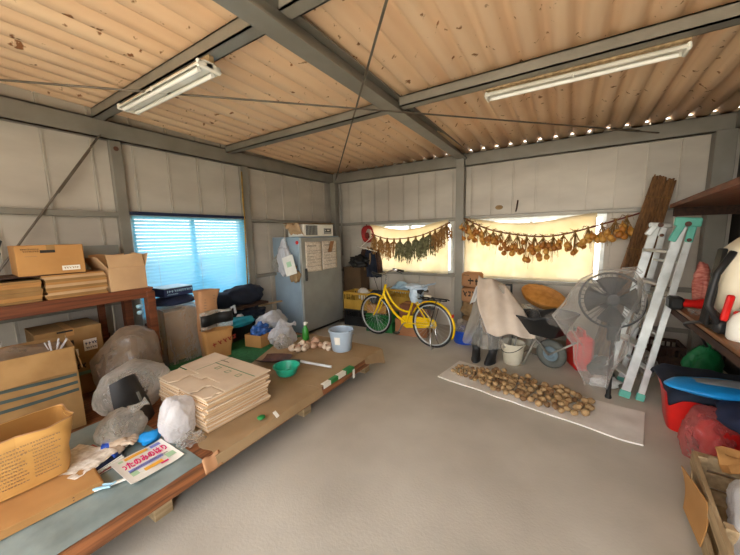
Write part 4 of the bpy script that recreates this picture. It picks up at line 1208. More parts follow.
# blue-grey bucket
t = thing('bucket', 'pale blue-grey plastic bucket at the far platform corner', 'bucket', (-2.17, 2.80, PZ + 0.004))
m = MB(); m.lathe([(0, 0.0), (0.105, 0.0), (0.112, 0.01), (0.138, 0.225), (0.148, 0.228), (0.149, 0.25), (0.140, 0.252), (0.134, 0.235), (0.106, 0.014), (0, 0.014)], 32); obj('pail', m, bucket_b, t, smooth=40)
m = MB(); m.tube([(0.148 * math.cos(a), 0.148 * math.sin(a), 0.235 - 0.07 * math.sin((a - .2) )) for a in [(-0.15 + k * (PI + .1) / 14) for k in range(15)]], 0.006, 7)
m.bm.transform(Matrix.Rotation(R(-20), 4, 'Z')); obj('handle', m, bucket_b, t, smooth=True)
m = MB(); Mq = Matrix.Rotation(R(-75), 4, 'Z')
m.sheet(6, 1, lambda u, v: ((0.1285 + 0.011 * v) * math.cos((u - .5) * .5), (0.1285 + 0.011 * v) * math.sin((u - .5) * .5), 0.10 + v * 0.09), M=Mq); obj('sticker', m, white_p, t)
# teal bowl and hand shovel
t = thing('washbowl', 'teal green plastic bowl on the brown paper', 'bowl', (-2.245, 2.01, PZ + 0.004)); t.scale = (.88, .88, .88)
m = MB(); m.lathe([(0, 0), (0.085, 0), (0.10, 0.01), (0.135, 0.095), (0.147, 0.098), (0.147, 0.104), (0.131, 0.102), (0.094, 0.014), (0, 0.012)], 32); obj('basin', m, teal, t, smooth=40)
t = thing('shovel', 'shovel with a rusty brown blade and pale handle behind the teal bowl', 'shovel', (-2.40, 2.20, PZ + 0.008))
m = MB(); m.sheet(12, 10, lambda u, v: (-2.72 + 0.29 * u, 2.085 + 0.10 * u + (v - .5) * (0.23 * (1 - 0.25 * abs(2 * u - 1) ** 3)), PZ + 0.02 + 0.045 * (2 * v - 1) ** 2 + 0.012 * u), th=0.004); obj('blade', m, rust, t, world=True, smooth=40)
m = MB(); m.tube([(-2.47, 2.17, PZ + 0.035), (-2.36, 2.20, PZ + 0.05), (-2.27, 2.225, PZ + 0.052)], [0.02, 0.017, 0.015], 10); obj('socket', m, dkgrey, t, world=True, smooth=True)
m = MB(); m.tube([(-2.29, 2.22, PZ + 0.052), (-1.93, 2.31, PZ + 0.03)], 0.014, 10); obj('handle', m, alu, t, world=True, smooth=40)

# ================================================================= STORAGE CABINET (grain cooler)
FX0, FX1, FY0, FY1, FH = -4.11, -3.475, 3.545, 4.565, 1.60
t = thing('storage_cabinet', 'tall grey cold storage cabinet in the corner with papers taped on it', 'cabinet', ((FX0 + FX1) / 2, (FY0 + FY1) / 2, 0))
m = MB(); m.box(((FX0 + FX1) / 2 - 0.02, (FY0 + FY1) / 2, 0.05 + (FH - 0.05) / 2), (FX1 - FX0 - 0.04, FY1 - FY0, FH - 0.05), bev=0.008); obj('body', m, blue_lit_enamel, t, world=True)
m = MB(); m.box(((FX0 + FX1) / 2 - 0.03, (FY0 + FY1) / 2, 0.025), (FX1 - FX0 - 0.1, FY1 - FY0 - 0.06, 0.05)); obj('base', m, black, t, world=True)
m = MB(); m.box((FX1 - 0.018, (FY0 + FY1) / 2, 0.07 + (FH - 0.09) / 2), (0.044, FY1 - FY0 - 0.01, FH - 0.09), bev=0.008); dr = obj('door', m, grey_enamel, t, world=True)
m = MB(); m.box((FX1 + 0.018, FY0 + 0.085, 1.0), (0.03, 0.035, 0.17), bev=0.012); m.box((FX1 + 0.008, FY0 + 0.085, 1.0), (0.012, 0.055, 0.20), bev=0.005); h_ = obj('handle', m, black, dr, world=True)
# cooling unit on top
m = MB(); m.box((-3.70, 4.05, FH + 0.10), (0.36, 0.74, 0.20), bev=0.01); cu = obj('cooling_unit', m, white_metal, t, world=True)
m = MB(); m.box((-3.518, 3.86, FH + 0.10), (0.006, 0.27, 0.155)); 
m.mi(1)
for k in range(8): m.box((-3.513, 3.745 + k * 0.033, FH + 0.10), (0.006, 0.014, 0.15))
obj('vent_grille', m, [black, grey_enamel], cu, world=True)
m = MB(); m.box((-3.517, 4.26, FH + 0.085), (0.006, 0.20, 0.10), bev=0.002); 
m.mi(1); m.box((-3.513, 4.26, FH + 0.095), (0.004, 0.15, 0.045)); m.mi(2); m.box((-3.510, 4.27, FH + 0.098), (0.003, 0.06, 0.018)); m.box((-3.510, 4.20, FH + 0.095), (0.003, 0.02, 0.02))
obj('control_panel', m, [grey_enamel, black, white_p], cu, world=True)
m = MB(); m.lathe([(0.028, 0), (0.028, 0.012), (0.022, 0.016), (0, 0.016)], 16, Matrix.Translation((-3.545, FY0 - 0.001, 1.51)) @ Matrix.Rotation(PI / 2, 4, 'X')); solo('magnet', m, red, 'round red magnet on the narrow side of the storage cabinet', 'magnet')
# newspaper pair taped on the door
for i, (y0, y1, lab) in enumerate(((3.63, 4.02, 'newspaper sheet taped on the cabinet door on the handle side'), (4.03, 4.42, 'newspaper sheet taped on the cabinet door on the hinge side'))):
    t2 = thing('newspaper', lab, 'newspaper', (FX1 + 0.006, (y0 + y1) / 2, 1.285), group='newspapers on the cabinet door')
    m = MB(); m.sheet(10, 12, lambda u, v: (FX1 + 0.009 + 0.006 * noise.noise(V((u * 4, v * 4, i))) + 0.004 * v, y0 + (y1 - y0) * u, 1.04 + 0.48 * v - 0.015 * u * (1 - i)), th=0.0015); obj('page', m, news, t2, world=True, smooth=True)
    marks(t2, frame((FX1 + 0.018, (y0 + y1) / 2, 1.28), (0, 1, 0), (0, 0, 1)), [(-0.16, 0.05, 0.17, 0.03), (-0.16, 0.16, 0.09, 0.010), (-0.16, 0.16, 0.05, 0.010), (-0.16, 0.0, 0.0, 0.010), (-0.16, 0.16, -0.05, 0.008), (-0.1, 0.16, -0.10, 0.010), (-0.16, 0.16, -0.16, 0.010)], ink_grey, 'newsprint', seed=40 + i, world=True)
m = MB(); m.sheet(6, 8, lambda u, v: (FX1 + 0.022 + 0.02 * v, 4.17 + 0.10 * u + 0.05 * v, 1.33 + 0.18 * v), th=0.002); solo('paper_scrap', m, kraft_o, 'curled brown paper scrap sticking out of the door newspaper', 'paper scrap', smooth=True)
# bags and notepad hanging on the narrow side
HY = FY0 - 0.012
bgs = [((-3.80, 1.25), (0.15, 0.05, 0.28), film_white, 'long white plastic bag hanging on the narrow cabinet side', 71), ((-3.98, 1.16), (0.11, 0.035, 0.13), film_milk, 'small crumpled white bag hanging beside the long one on the cabinet', 73), ((-3.58, 1.00), (0.11, 0.04, 0.12), kraft, 'brownish paper bundle hanging below the notepad on the cabinet', 75)]
for (c, r_, mt, lab, sd) in bgs:
    m = MB(); m.blob((c[0], HY - r_[1], c[1]), r_, sd, .2, 2, 4, None, 0, .2)
    m.tube([(c[0], HY - .04, c[1] + r_[2] * .8), (c[0] + .01, HY - .01, c[1] + r_[2] * 1.25)], [0.03, 0.012], 8)
    solo('hanging_bag', m, mt, lab, 'bag', smooth=True, group='bags hung on the cabinet side')
t = thing('notepad', 'white calendar sheet pinned tilted over the hanging bags', 'notepad', (-3.57, HY - 0.09, 1.17))
Mn = frame((-3.62, HY - 0.105, 1.16), (1, 0, 0.28), (-0.28, 0, 1))
m = MB(); m.box((0, 0, 0), (0.24, 0.30, 0.006)); m.bm.transform(Mn); obj('page', m, white_p, t, world=True)
marks(t, Mn @ Matrix.Translation((0, 0, -0.0)), [(-0.08, 0.08, 0.11, 0.018)], ink_grey, seed=51, world=True)
m = MB(); m.box((0.0, 0.02, 0.0038), (0.10, 0.08, 0.001)); m.bm.transform(Mn); obj('picture', m, green_p, t, world=True)
m = MB(); m.sheet(14, 14, lambda u, v: (-3.82 + .30 * u, 3.565 + .12 * v, FH + .20 - .17 * v * (1 - .5 * u) + .05 * fbm(u * 4, v * 3, 2) - .10 * u * u * v), th=.004); solo('cardboard_scrap', m, card_l, 'torn brown paper lying on the cabinet beside the cooling unit', 'paper', smooth=True)
m = MB(); m.sheet(14, 4, lambda u, v: (-3.86 + v * .34, 3.56 + u * .90, FH + 0.212 + 0.012 * fbm(u * 6, v * 3, 4)), th=0.006); solo('cardboard_sheet', m, card_dark, 'thin cardboard sheet lying on top of the cooling unit', 'cardboard', smooth=30)
# ================================================================= BICYCLE
BR = 0.325
bk = thing('bicycle', 'yellow city bicycle parked by the herb window', 'bicycle', (-1.535, 4.06, 0), math.atan2(0.16, -1.02))
WB = 1.035
def wheel(cx, name):
    m = MB(); m.tube([(cx + (BR - .016) * math.cos(a), 0, BR + (BR - .016) * math.sin(a)) for a in [k * 2 * PI / 48 for k in range(48)]], 0.017, 8, closed=True)
    w = obj(name, m, rubber, bk, smooth=True)
    m = MB(); m.tube([(cx + (BR - .040) * math.cos(a), 0, BR + (BR - .040) * math.sin(a)) for a in [k * 2 * PI / 48 for k in range(48)]], 0.011, 8, closed=True); obj('rim', m, alu, w, smooth=True)
    m = MB()
    for k in range(28):
        a = k * 2 * PI / 28; s_ = 1 if k % 2 else -1
        m.tube([(cx + .022 * math.cos(a + 1.2 * (1 if k % 4 < 2 else -1)), s_ * .03, BR + .022 * math.sin(a + 1.2 * (1 if k % 4 < 2 else -1))), (cx + (BR - .045) * math.cos(a), 0, BR + (BR - .045) * math.sin(a))], 0.0014, 4)
    obj('spokes', m, spoke_m, w)
    m = MB(); m.tube([(cx, -.05, BR), (cx, .05, BR)], 0.017, 10); m.tube([(cx, -.065, BR), (cx, .065, BR)], 0.008, 8); obj('hub', m, chrome, w, smooth=40)
wheel(0, 'rear_wheel'); wheel(WB, 'front_wheel')
def arc(cx, r, a0, a1, n=20, y=0): return [(cx + r * math.cos(R(a0 + (a1 - a0) * k / n)), y, BR + r * math.sin(R(a0 + (a1 - a0) * k / n))) for k in range(n + 1)]
def fender(cx, a0, a1, name):
    m = MB(); r = BR + 0.022
    def f(u, v):
        a = R(a0 + (a1 - a0) * u); q = (v - .5) * 2
        rr = r - 0.014 * q * q
        return (cx + rr * math.cos(a), q * 0.028, BR + rr * math.sin(a))
    m.sheet(28, 6, f, th=0.002); return obj(name, m, yellow, bk, smooth=True)
fender(0, 20, 205, 'fender'); fender(WB, 62, 112, 'fender')
HT, HB = V((0.815, 0, 0.84)), V((0.87, 0, 0.66))
BB = V((0.44, 0, 0.29)); ST = V((0.285, 0, 0.72))
m = MB()
m.tube([HB.lerp(HT, -.02), HT], 0.021, 12)
def bez(a, b, c, d, n=14): return [a * (1 - t) ** 3 + b * 3 * t * (1 - t) ** 2 + c * 3 * t * t * (1 - t) + d * t ** 3 for t in [k / n for k in range(n + 1)]]
m.tube(bez(HB.lerp(HT, .15), V((0.76, 0, .48)), V((0.62, 0, 0.34)), BB), 0.019, 10)
m.tube(bez(HB.lerp(HT, .75), V((0.73, 0, .58)), V((0.60, 0, .44)), V((0.385, 0, 0.46))), 0.016, 10)
m.tube([BB, ST], 0.018, 10)
for s_ in (-1, 1):
    m.tube([(BB.x - .05, s_ * .02, BB.z + .005), (0.02, s_ * .055, BR)], 0.010, 8); m.tube([(ST.x + .01, s_ * .015, ST.z - .06), (0.0, s_ * .055, BR)], 0.009, 8)
obj('frame', m, yellow, bk, smooth=40)
m = MB(); m.tube([HB + V((0.01, 0, -.02)), HB + V((.02, 0, -.055))], 0.024, 10)
for s_ in (-1, 1): m.tube(bez(HB + V((.015, s_ * .04, -.04)), V((0.93, s_ * .05, .52)), V((0.96, s_ * .05, .44)), V((WB, s_ * .05, BR))), [0.015] * 8 + [0.012] * 7, 8)
obj('fork', m, yellow, bk, smooth=40)
m = MB(); m.tube([HT, HT + V((-.02, 0, .15))], 0.012, 10); m.tube([HT + V((-.02, 0, .14)), HT + V((.05, 0, .16))], 0.013, 8)
hc = HT + V((0.05, 0, .16))
for s_ in (-1, 1): m.tube(bez(hc, hc + V((.05, s_ * .16, .0)), hc + V((.0, s_ * .27, .05)), hc + V((-.12, s_ * .28, .03))), 0.0115, 8)
obj('handlebar', m, chrome, bk, smooth=40)
for s_ in (-1, 1):
    m = MB(); m.tube([hc + V((-.05, s_ * .28, .037)), hc + V((-.19, s_ * .285, .02))], 0.018, 10); obj('grip', m, black, bk, smooth=40)
    m = MB(); m.tube([hc + V((.0, s_ * .25, .045)), hc + V((-.05, s_ * .30, .01)), hc + V((-.14, s_ * .31, -.02))], 0.007, 6); m.box(tuple(hc + V((-.02, s_ * .262, .045))), (.05, .03, .03), bev=.006); obj('brake_lever', m, black, bk, smooth=True)
m = MB(); m.tube([hc + V((0, .2, .02)), hc + V((.10, .10, -.06)), HB + V((.06, .02, .02))], 0.004, 5); m.tube([hc + V((0, -.2, .02)), hc + V((.11, -.10, -.05)), HB + V((.05, -.02, .02))], 0.004, 5); obj('brake_cable', m, black, bk)
m = MB(); m.lathe([(0, -.03), (.03, -.03), (.036, .03), (.03, .036), (0, .038)], 14, Matrix.Translation((0.955, 0.0, .60)) @ Matrix.Rotation(PI / 2, 4, 'Y')); obj('headlamp', m, black, bk, smooth=40)
m = MB(); m.tube([ST, ST + V((-.03, 0, .09))], 0.012, 10); obj('seat_post', m, chrome, bk, smooth=40)
m = MB(); m.sheet(16, 10, lambda u, v: (0.12 + .27 * u, (v - .5) * 2 * (.095 * (1 - u) ** .8 + .022), 0.835 - .05 * (2 * v - 1) ** 2 + .012 * math.sin(u * PI)), th=0.03); obj('saddle', m, black, bk, smooth=40)
m = MB()
for s_ in (-1, 1): m.tube([(0.22, s_ * .055, .69), (-.20, s_ * .06, .70), (-.24, s_ * .03, .70)], 0.008, 7); m.tube([(-.10, s_ * .06, .70), (0.0, s_ * .065, BR)], 0.006, 6)
for k in range(5): m.tube([(0.14 - k * .085, -.055, .695), (0.14 - k * .085, .055, .695)], 0.006, 6)
m.tube([(-.16, -.03, .71), (0.18, -.03, .715)], 0.006, 6); m.tube([(-.16, .03, .71), (0.18, .03, .715)], 0.006, 6)
obj('rear_rack', m, black, bk, smooth=True)
m = MB(); m.tube(bez(V((.12, 0, .72)), V((.1, 0, .74)), V((.04, 0, .74)), V((.02, 0, .72)), 6), .018, 8); obj('rack_clip', m, bucket_w, bk, smooth=True)
m = MB(); m.prism([(BB.x + .11, BB.z - .06), (BB.x + .125, BB.z + .02), (BB.x + .08, BB.z + .085), (BB.x - .0, BB.z + .10), (0.06, BR + .075), (-0.03, BR + .055), (-.045, BR - .02), (-.02, BR - .055), (0.08, BR - .065), (BB.x + .02, BB.z - .095)], -.012, .012, Matrix.Translation((0, -.045, 0)) @ Matrix.Rotation(PI / 2, 4, 'X')); obj('chain_case', m, yellow, bk, smooth=30)
for s_, an in ((1, R(-60)), (-1, R(120))):
    e = BB + V((.165 * math.cos(an), s_ * .085, .165 * math.sin(an)))
    m = MB(); m.tube([BB + V((0, 0, 0)), BB + V((0, s_ * .075, 0)), e], 0.010, 8); obj('crank', m, chrome, bk, smooth=40)
    m = MB(); m.box(tuple(e + V((0, s_ * .05, 0))), (.085, .075, .022), bev=.006); obj('pedal', m, black, bk)
m = MB()
for s_ in (-1, 1): m.tube([(0.0, s_ * .06, BR - .01), (-0.02, s_ * .085, .10), (-.05, s_ * .11, 0.012)], 0.008, 7)
m.tube([(-.05, -.12, 0.012), (-.05, .12, 0.012)], 0.009, 7); obj('kickstand', m, chrome, bk, smooth=True)
m = MB(); m.box((-.31, 0, .50), (.02, .05, .045), bev=.006); obj('rear_reflector', m, red, bk)
m = MB(); m.box((0.06, .0, .56), (.16, .07, .03), bev=.01); m.tube([(.18, -.07, .46), (.05, -.075, .36), (.0, -.07, .33)], .012, 6); obj('lock', m, dkgrey, bk, smooth=40)
m = MB()
m.blob((.25, 0, .845), (.17, .12, .055), 5, .12, 2, 4, None, 0, .12)
m.blob((.27, -.10, .74), (.075, .035, .13), 4, .2, 2.0, 4, None, 0, .15); m.blob((.24, .10, .74), (.07, .035, .12), 9, .2, 2.0, 4, None, 0, .15)
m.sheet(8, 8, lambda u, v: (.12 - .14 * u, -.07 + .14 * v * (1 - .5 * u), .875 + .035 * u + .012 * math.sin(v * 9)), th=.003)
m.sheet(8, 8, lambda u, v: (.34 - .10 * u, -.12 + .02 * math.sin(v * 6), .66 - .16 * v + .03 * u), th=.003)
o = solo('saddle_cover', m, mat('pale_blue_bag', '#c3d3df', '#a9bccb', rough=.4, scale=6, bump=.5, bscale=14), 'pale blue plastic bag tied over the yellow bicycle saddle', 'plastic bag', bk.location, bk.rotation_euler, smooth=True)

# ================================================================= BACK-LEFT CORNER
def crate(name, lab, loc, rz, d, mt, cat='crate', group=None):
    t = thing(name, lab, cat, loc, rz, group); x, y, z = d; th = .014
    m = MB(); m.box((0, 0, th / 2), (x - .02, y - .02, th)); obj('base', m, mt, t)
    for nm, c, s_ in (('side_panel', (0, -y / 2, 0), 0), ('side_panel', (0, y / 2, 0), 0), ('end_panel', (-x / 2, 0, 0), 1), ('end_panel', (x / 2, 0, 0), 1)):
        L = x if s_ == 0 else y
        m = MB()
        def b(a0, a1, z0, z1, t_=th):
            ctr = ((a0 + a1) / 2, 0, (z0 + z1) / 2) if s_ == 0 else (0, (a0 + a1) / 2, (z0 + z1) / 2)
            dd = (a1 - a0, t_, z1 - z0) if s_ == 0 else (t_, a1 - a0, z1 - z0)
            m.box((c[0] + ctr[0], c[1] + ctr[1], ctr[2]), dd)
        b(-L / 2, L / 2, z - .035, z, th * 1.9); b(-L / 2, L / 2, 0, .03, th * 1.3); b(-L / 2, L / 2, z * .48, z * .56)
        n = max(3, round(L / .05))
        for k in range(n + 1):
            a = -L / 2 + L * k / n
            b(max(-L / 2, a - .007), min(L / 2, a + .007), .03, z - .035)
        b(-L * .5, L * .5, .03, z * .48, th * .5)
        obj(nm, m, mt, t)
    return t
crate('crate', 'black plastic crate on the floor under the yellow crate beside the cabinet', (-3.10, 4.62, 0), R(4), (0.50, 0.36, 0.30), black)
crate('crate', 'yellow plastic crate on the black one beside the storage cabinet', (-3.10, 4.62, 0.302), R(3), (0.50, 0.36, 0.30), crate_y)
bag('plastic_bag', 'white paper bag lying in the yellow crate beside the cabinet', (-3.02, 4.58, 0.46), (0.11, 0.12, 0.12), white_cloth, 91, crease=.2)
crate('crate', 'green plastic crate on the floor behind the bicycle front wheel', (-2.58, 4.48, 0), R(8), (0.45, 0.32, 0.29), green_dk)
carton('cardboard_box', 'brown carton standing on the green crate behind the bicycle', (-2.66, 4.52, 0.292), R(8), (0.34, 0.28, 0.14), card, tape_mt=card_dark)
crate('crate', 'yellow plastic crate against the back wall below the handlebar', (-2.42, 4.90, 0.36), R(-3), (0.48, 0.34, 0.30), crate_y)
carton('cardboard_box', 'dull brown carton against the back wall holding a yellow crate', (-2.42, 4.90, 0), R(-3), (0.46, 0.34, 0.355), card_dark)
m = MB(); m.blob((0, 0, .06), (.20, .14, .10), 95, .2, 2.2, 4, .7, 0, .2); solo('plastic_bag', m, mat('pale_blue_wrap', '#a9c6d8', '#8fb0c6', rough=.35, bump=.5, bscale=10), 'pale blue wrap heaped in the yellow crate below the handlebar', 'plastic bag', (-2.40, 4.88, .60), smooth=True)
m = MB(); m.box((0, 0, .11), (.26, .20, .22), bev=.05); solo('dark_cushion', m, dkgrey, 'dark grey padded seat on the carton above the green crate', 'cushion', (-2.70, 4.53, .436), (0, 0, .2), smooth=True)
carton('cardboard_box', 'reddish brown box on the floor behind the bicycle pedals', (-2.02, 4.52, 0), R(7), (0.52, 0.34, 0.27), mat('reddish_card', '#a3714f', '#92623f', rough=.85, scale=4), tape_mt=card_dark)
carton('cardboard_box', 'smaller reddish box stacked on the box behind the bicycle pedals', (-2.0, 4.53, 0.274), R(3), (0.42, 0.30, 0.22), mat('red_brown_card', '#8f5d40', '#7e5035', rough=.85, scale=4), tape_mt=card)
carton('cardboard_box', 'tall dark brown box in the room corner behind the cabinet', (-3.42, 4.955, 0), 0, (0.40, 0.30, 1.0), mat('dark_card', '#5a4630', '#4d3b28', rough=.9, scale=4), tape_mt=card_dark)
m = MB(); m.blob((0, 0, .09), (.22, .14, .14), 97, .2, 2.2, 4, .7, 0, .2); solo('dark_bag', m, black, 'black bag slumped on the tall corner box', 'bag', (-3.36, 4.95, 1.004), smooth=True)
# red coil, jacket, stick hanging
t = thing('hose_coil', 'red coiled hose hanging high at the end of the herb window', 'hose coil', (-3.22, YB + 0.01, 1.62))
m = MB()
for k in range(5): m.tube([(.09 * (1 + .12 * k) * math.cos(a) + .01 * math.sin(3 * a + k), -.03 - .012 * k, .11 * (1 + .1 * k) * math.sin(a)) for a in [q * 2 * PI / 24 for q in range(24)]], .012, 6, closed=True)
obj('hose', m, red_dk, t, smooth=True)
m = MB(); m.tube([(0, .01, .15), (0, -.10, .15), (0, -.11, .18)], .008, 6); m.blob((0, -.09, -.03), (.05, .02, .06), 2, .2, 2, 3); obj('hook', m, redrope, t, smooth=True)
t = thing('jacket', 'dark brown work jacket hanging on the back wall above the crates', 'jacket', (-3.16, YB - 0.04, 0.80))
m = MB()
m.sheet(24, 18, lambda u, v: ((u - .5) * (.30 + .14 * v) + .02 * math.sin(v * 6), -.06 * math.sin(u * PI) - .02 * math.sin(u * 22), .56 - .56 * v - .04 * abs(2 * u - 1) * (1 - v)), th=.02); obj('body', m, navy_dk, t, smooth=True)
for s_ in (-1, 1):
    m = MB(); m.tube([(s_ * .14, -.03, .52), (s_ * .20, -.05, .30), (s_ * .22, -.05, .08)], [.05, .055, .05], 10); obj('sleeve', m, darkwood, t, smooth=True)
m = MB(); m.tube([(-.05, -.05, .57), (0, -.09, .53), (.05, -.05, .57)], .018, 8); m.box((.03, -.07, .35), (.09, .02, .22), bev=.008); obj('collar', m, kraft, t, smooth=True)
m = MB(); m.tube([(-3.42, YB - .12, 1.39), (-2.98, YB - .14, 1.29)], .010, 8); m.tube([(-3.02, YB - .14, 1.30), (-3.05, YB - .04, 1.62)], .007, 6); m.tube([(-3.36, YB - .12, 1.37), (-3.05, YB - .04, 1.62)], .007, 6)
solo('hanger', m, white_metal, 'white wire hanger frame below the red coiled hose', 'hanger', smooth=True)

# ================================================================= BY THE COLUMN
def sack(lab, c, r_, mt, seed, g=None):
    m = MB(); m.blob((0, 0, r_[2] * .8), r_, seed, .12, 2, 4, .8, 0, .12)
    return solo('sack', m, mt, lab, 'sack', c, smooth=True, group=g)
sack('bottom tan sack of the pile beside the steel column', (-1.20, 4.92, 0), (.19, .17, .18), stone_tan, 101, 'tan sacks')
sack('tan sack in the pile above the bottom one beside the steel column', (-1.20, 4.93, .29), (.18, .16, .15), stone_tan, 104, 'tan sacks')
for k, (z, lab) in enumerate(((.52, 'lower printed brown paper packet on the tan sacks'), (.76, 'upper printed brown paper packet on top of the tan sack pile'))):
    t = thing('paper_packet', lab, 'packet', (-1.21, 4.94, z), R(-8 - 6 * k), 'printed packets')
    m = MB(); m.box((0, 0, .115), (.29, .20, .23), bev=.03); obj('packet', m, kraft_o, t, smooth=True)
    marks(t, Matrix.Translation((0, -.1015, .12)) @ frame((0, 0, 0), (1, 0, 0), (0, 0, 1)), [(-.11, .11, .02, .10)] if k == 0 else [(-.02, .11, -.01, .11), (-.11, .0, .07, .02)], ink, 'print', 61 + k)
t = thing('washtub', 'blue plastic tub on the floor behind the bicycle rear wheel', 'tub', (-1.20, 4.50, 0))
m = MB(); m.lathe([(0, 0), (.14, 0), (.15, .01), (.185, .19), (.195, .195), (.19, .205), (.176, .19), (.142, .014), (0, .014)], 28); obj('basin', m, bluec, t, smooth=40)
m = MB(); m.blob((0, 0, .05), (.17, .15, .12), 107, .2, 2.2, 4, .7, 0, .25); solo('net_bag', m, film_grey, 'greyish net bag of scraps heaped in the blue tub', 'bag', (-1.20, 4.50, .145), smooth=True)
# rubber boots
def boot(lab, x, y, rz):
    t = thing('rubber_boot', lab, 'boot', (x, y, 0), rz, 'pair of black rubber boots')
    m = MB()
    def f(u, v):
        a = u * 2 * PI
        if v < .45:
            q = v / .45
            L = .135 - .06 * q ** 2; off = .055 * (1 - q ** 1.5)
            w = .052 - .004 * q
            return (math.cos(a) * w, -off + math.sin(a) * L * (1 if math.sin(a) < 0 else .55), .012 + q * .11)
        q = (v - .45) / .55
        rr = .052 + .018 * q
        return (math.cos(a) * rr, math.sin(a) * rr * 1.1 , .122 + q * .26)
    m.sheet(24, 18, f); obj('shaft', m, rubber, t, smooth=True)
    m = MB()
    m.sheet(24, 2, lambda u, v: (math.cos(u * 2 * PI) * .056, -.055 + math.sin(u * 2 * PI) * .14 * (1 if math.sin(u * 2 * PI) < 0 else .58), v * .022))
    m.sheet(24, 1, lambda u, v: (math.cos(u * 2 * PI) * .056 * v, -.055 + v * math.sin(u * 2 * PI) * .14 * (1 if math.sin(u * 2 * PI) < 0 else .58), .002)); obj('sole', m, dkgrey, t, smooth=40)
boot('black rubber boot on the bicycle side under the clear sheet', -.905, 3.98, R(8))
boot('black rubber boot on the bucket side under the clear sheet', -.70, 3.96, R(-14))
# covered rack: sheet, beige cloth, white cloth
t = thing('garment_rack', 'low metal rack hidden under the draped sheet and beige cloth', 'rack', (-.74, 4.28, 0))
m = MB()
for sx in (-.2, .2):
    m.tube([(sx, -.10, 0), (sx * .9, 0, .93), (sx, .12, 0)], .012, 8)
m.tube([(-.19, 0, .925), (.19, 0, .925)], .012, 8); m.tube([(-.2, -.05, .45), (.2, -.05, .45)], .010, 8); obj('rack_frame', m, dkgrey, t, smooth=True)
m = MB(); m.blob((0, 0.04, .50), (.20, .14, .30), 111, .15, 2, 3); obj('bundle', m, card_dark, t, smooth=True)
m = MB()
def tent(u, v, rows, seed, rip=.03, nf=9):
    """Draped cover: rows of (z, cx, cy, half width, half depth)."""
    q = v * (len(rows) - 1); i = min(int(q), len(rows) - 2); k = q - i
    r0, r1 = rows[i], rows[i + 1]
    z, cx, cy, w, d = [a + (b - a) * k for a, b in zip(r0, r1)]
    a = u * 2 * PI
    n_ = 1 + rip * math.sin(a * nf + 3 * math.sin(v * 2 + seed)) * (.3 + v) + .12 * fbm(math.cos(a) * 1.5 + seed, math.sin(a) * 1.5 + v * 2.5, seed)
    return (cx + w * n_ * math.cos(a), cy + d * n_ * math.sin(a), z + .015 * math.sin(a * 5 + seed) * v)
RW = [(.97, -.78, 4.26, .03, .03), (.93, -.78, 4.25, .14, .11), (.80, -.78, 4.22, .20, .17), (.55, -.78, 4.16, .25, .21), (.32, -.80, 4.10, .29, .24), (.20, -.82, 4.08, .31, .25)]
m.sheet(72, 24, lambda u, v: tent(u, v, RW, 5)); solo('plastic_sheet', m, film_milk, 'clear plastic sheet draped over the rack above the rubber boots', 'plastic sheet', smooth=True)
m = MB(); RW2 = [(.66, -.45, 4.45, .04, .03), (.60, -.42, 4.42, .18, .10), (.40, -.38, 4.38, .22, .13), (.24, -.36, 4.36, .23, .14)]
m.sheet(48, 14, lambda u, v: tent(u, v, RW2, 9)); solo('plastic_sheet', m, film_clear, 'clear plastic sheet hanging between the rack and the barrow', 'plastic sheet', smooth=True)
# beige cloth over the rack: from the ridge down the front toward the bucket
def bc(u, v):
    w = .17 + .11 * math.sin(min(1, v * 1.3) * PI * .6)
    c0 = V((-.80, 4.20, 1.0)).lerp(V((-.52, 3.90, .38)), v)
    c0.y -= .05 * math.sin(v * PI)
    ax = V((.88, .30, -.30 + .25 * v)).normalized()
    p = c0 + ax * ((u - .45) * 2 * w) + V((0, -.022 * math.sin(u * 15 + v * 4) - .03 * math.sin(u * PI), -.02 * math.sin(u * 9)))
    return p
m = MB(); m.sheet(34, 30, bc, th=.004)
m.sheet(34, 10, lambda u, v: (lambda p: (p[0], p[1] + .24 * v, p[2] - .26 * v * v + .02 * v))(bc(u, 0)), th=.004)
solo('beige_cloth', m, tan_cloth, 'beige cloth hung over the rack above the rubber boots', 'cloth', smooth=True)
m = MB(); m.sheet(20, 16, lambda u, v: (-.98 + .17 * u - .07 * v, 4.19 - .05 * math.sin(u * PI) - .03 * v + .02 * math.sin(u * 11), .95 - .24 * v - .06 * (1 - u) ** 2 + .03 * u), th=.004); solo('white_cloth', m, white_cloth, 'white cloth on the bicycle side of the beige cloth', 'cloth', smooth=True)
# cream bucket
t = thing('bucket', 'cream plastic bucket on the floor beside the rubber boots', 'bucket', (-.485, 4.03, 0))
m = MB(); m.lathe([(0, 0), (.10, 0), (.106, .01), (.128, .235), (.140, .237), (.141, .262), (.131, .262), (.124, .24), (.10, .014), (0, .014)], 30); obj('pail', m, bucket_w, t, smooth=40)
m = MB(); m.tube([(.14 * math.cos(a), .14 * math.sin(a), .25 - .09 * math.sin(a - 2.6)) for a in [2.6 + k * PI / 14 for k in range(15)]], .004, 6); obj('handle', m, dkgrey, t, smooth=True)
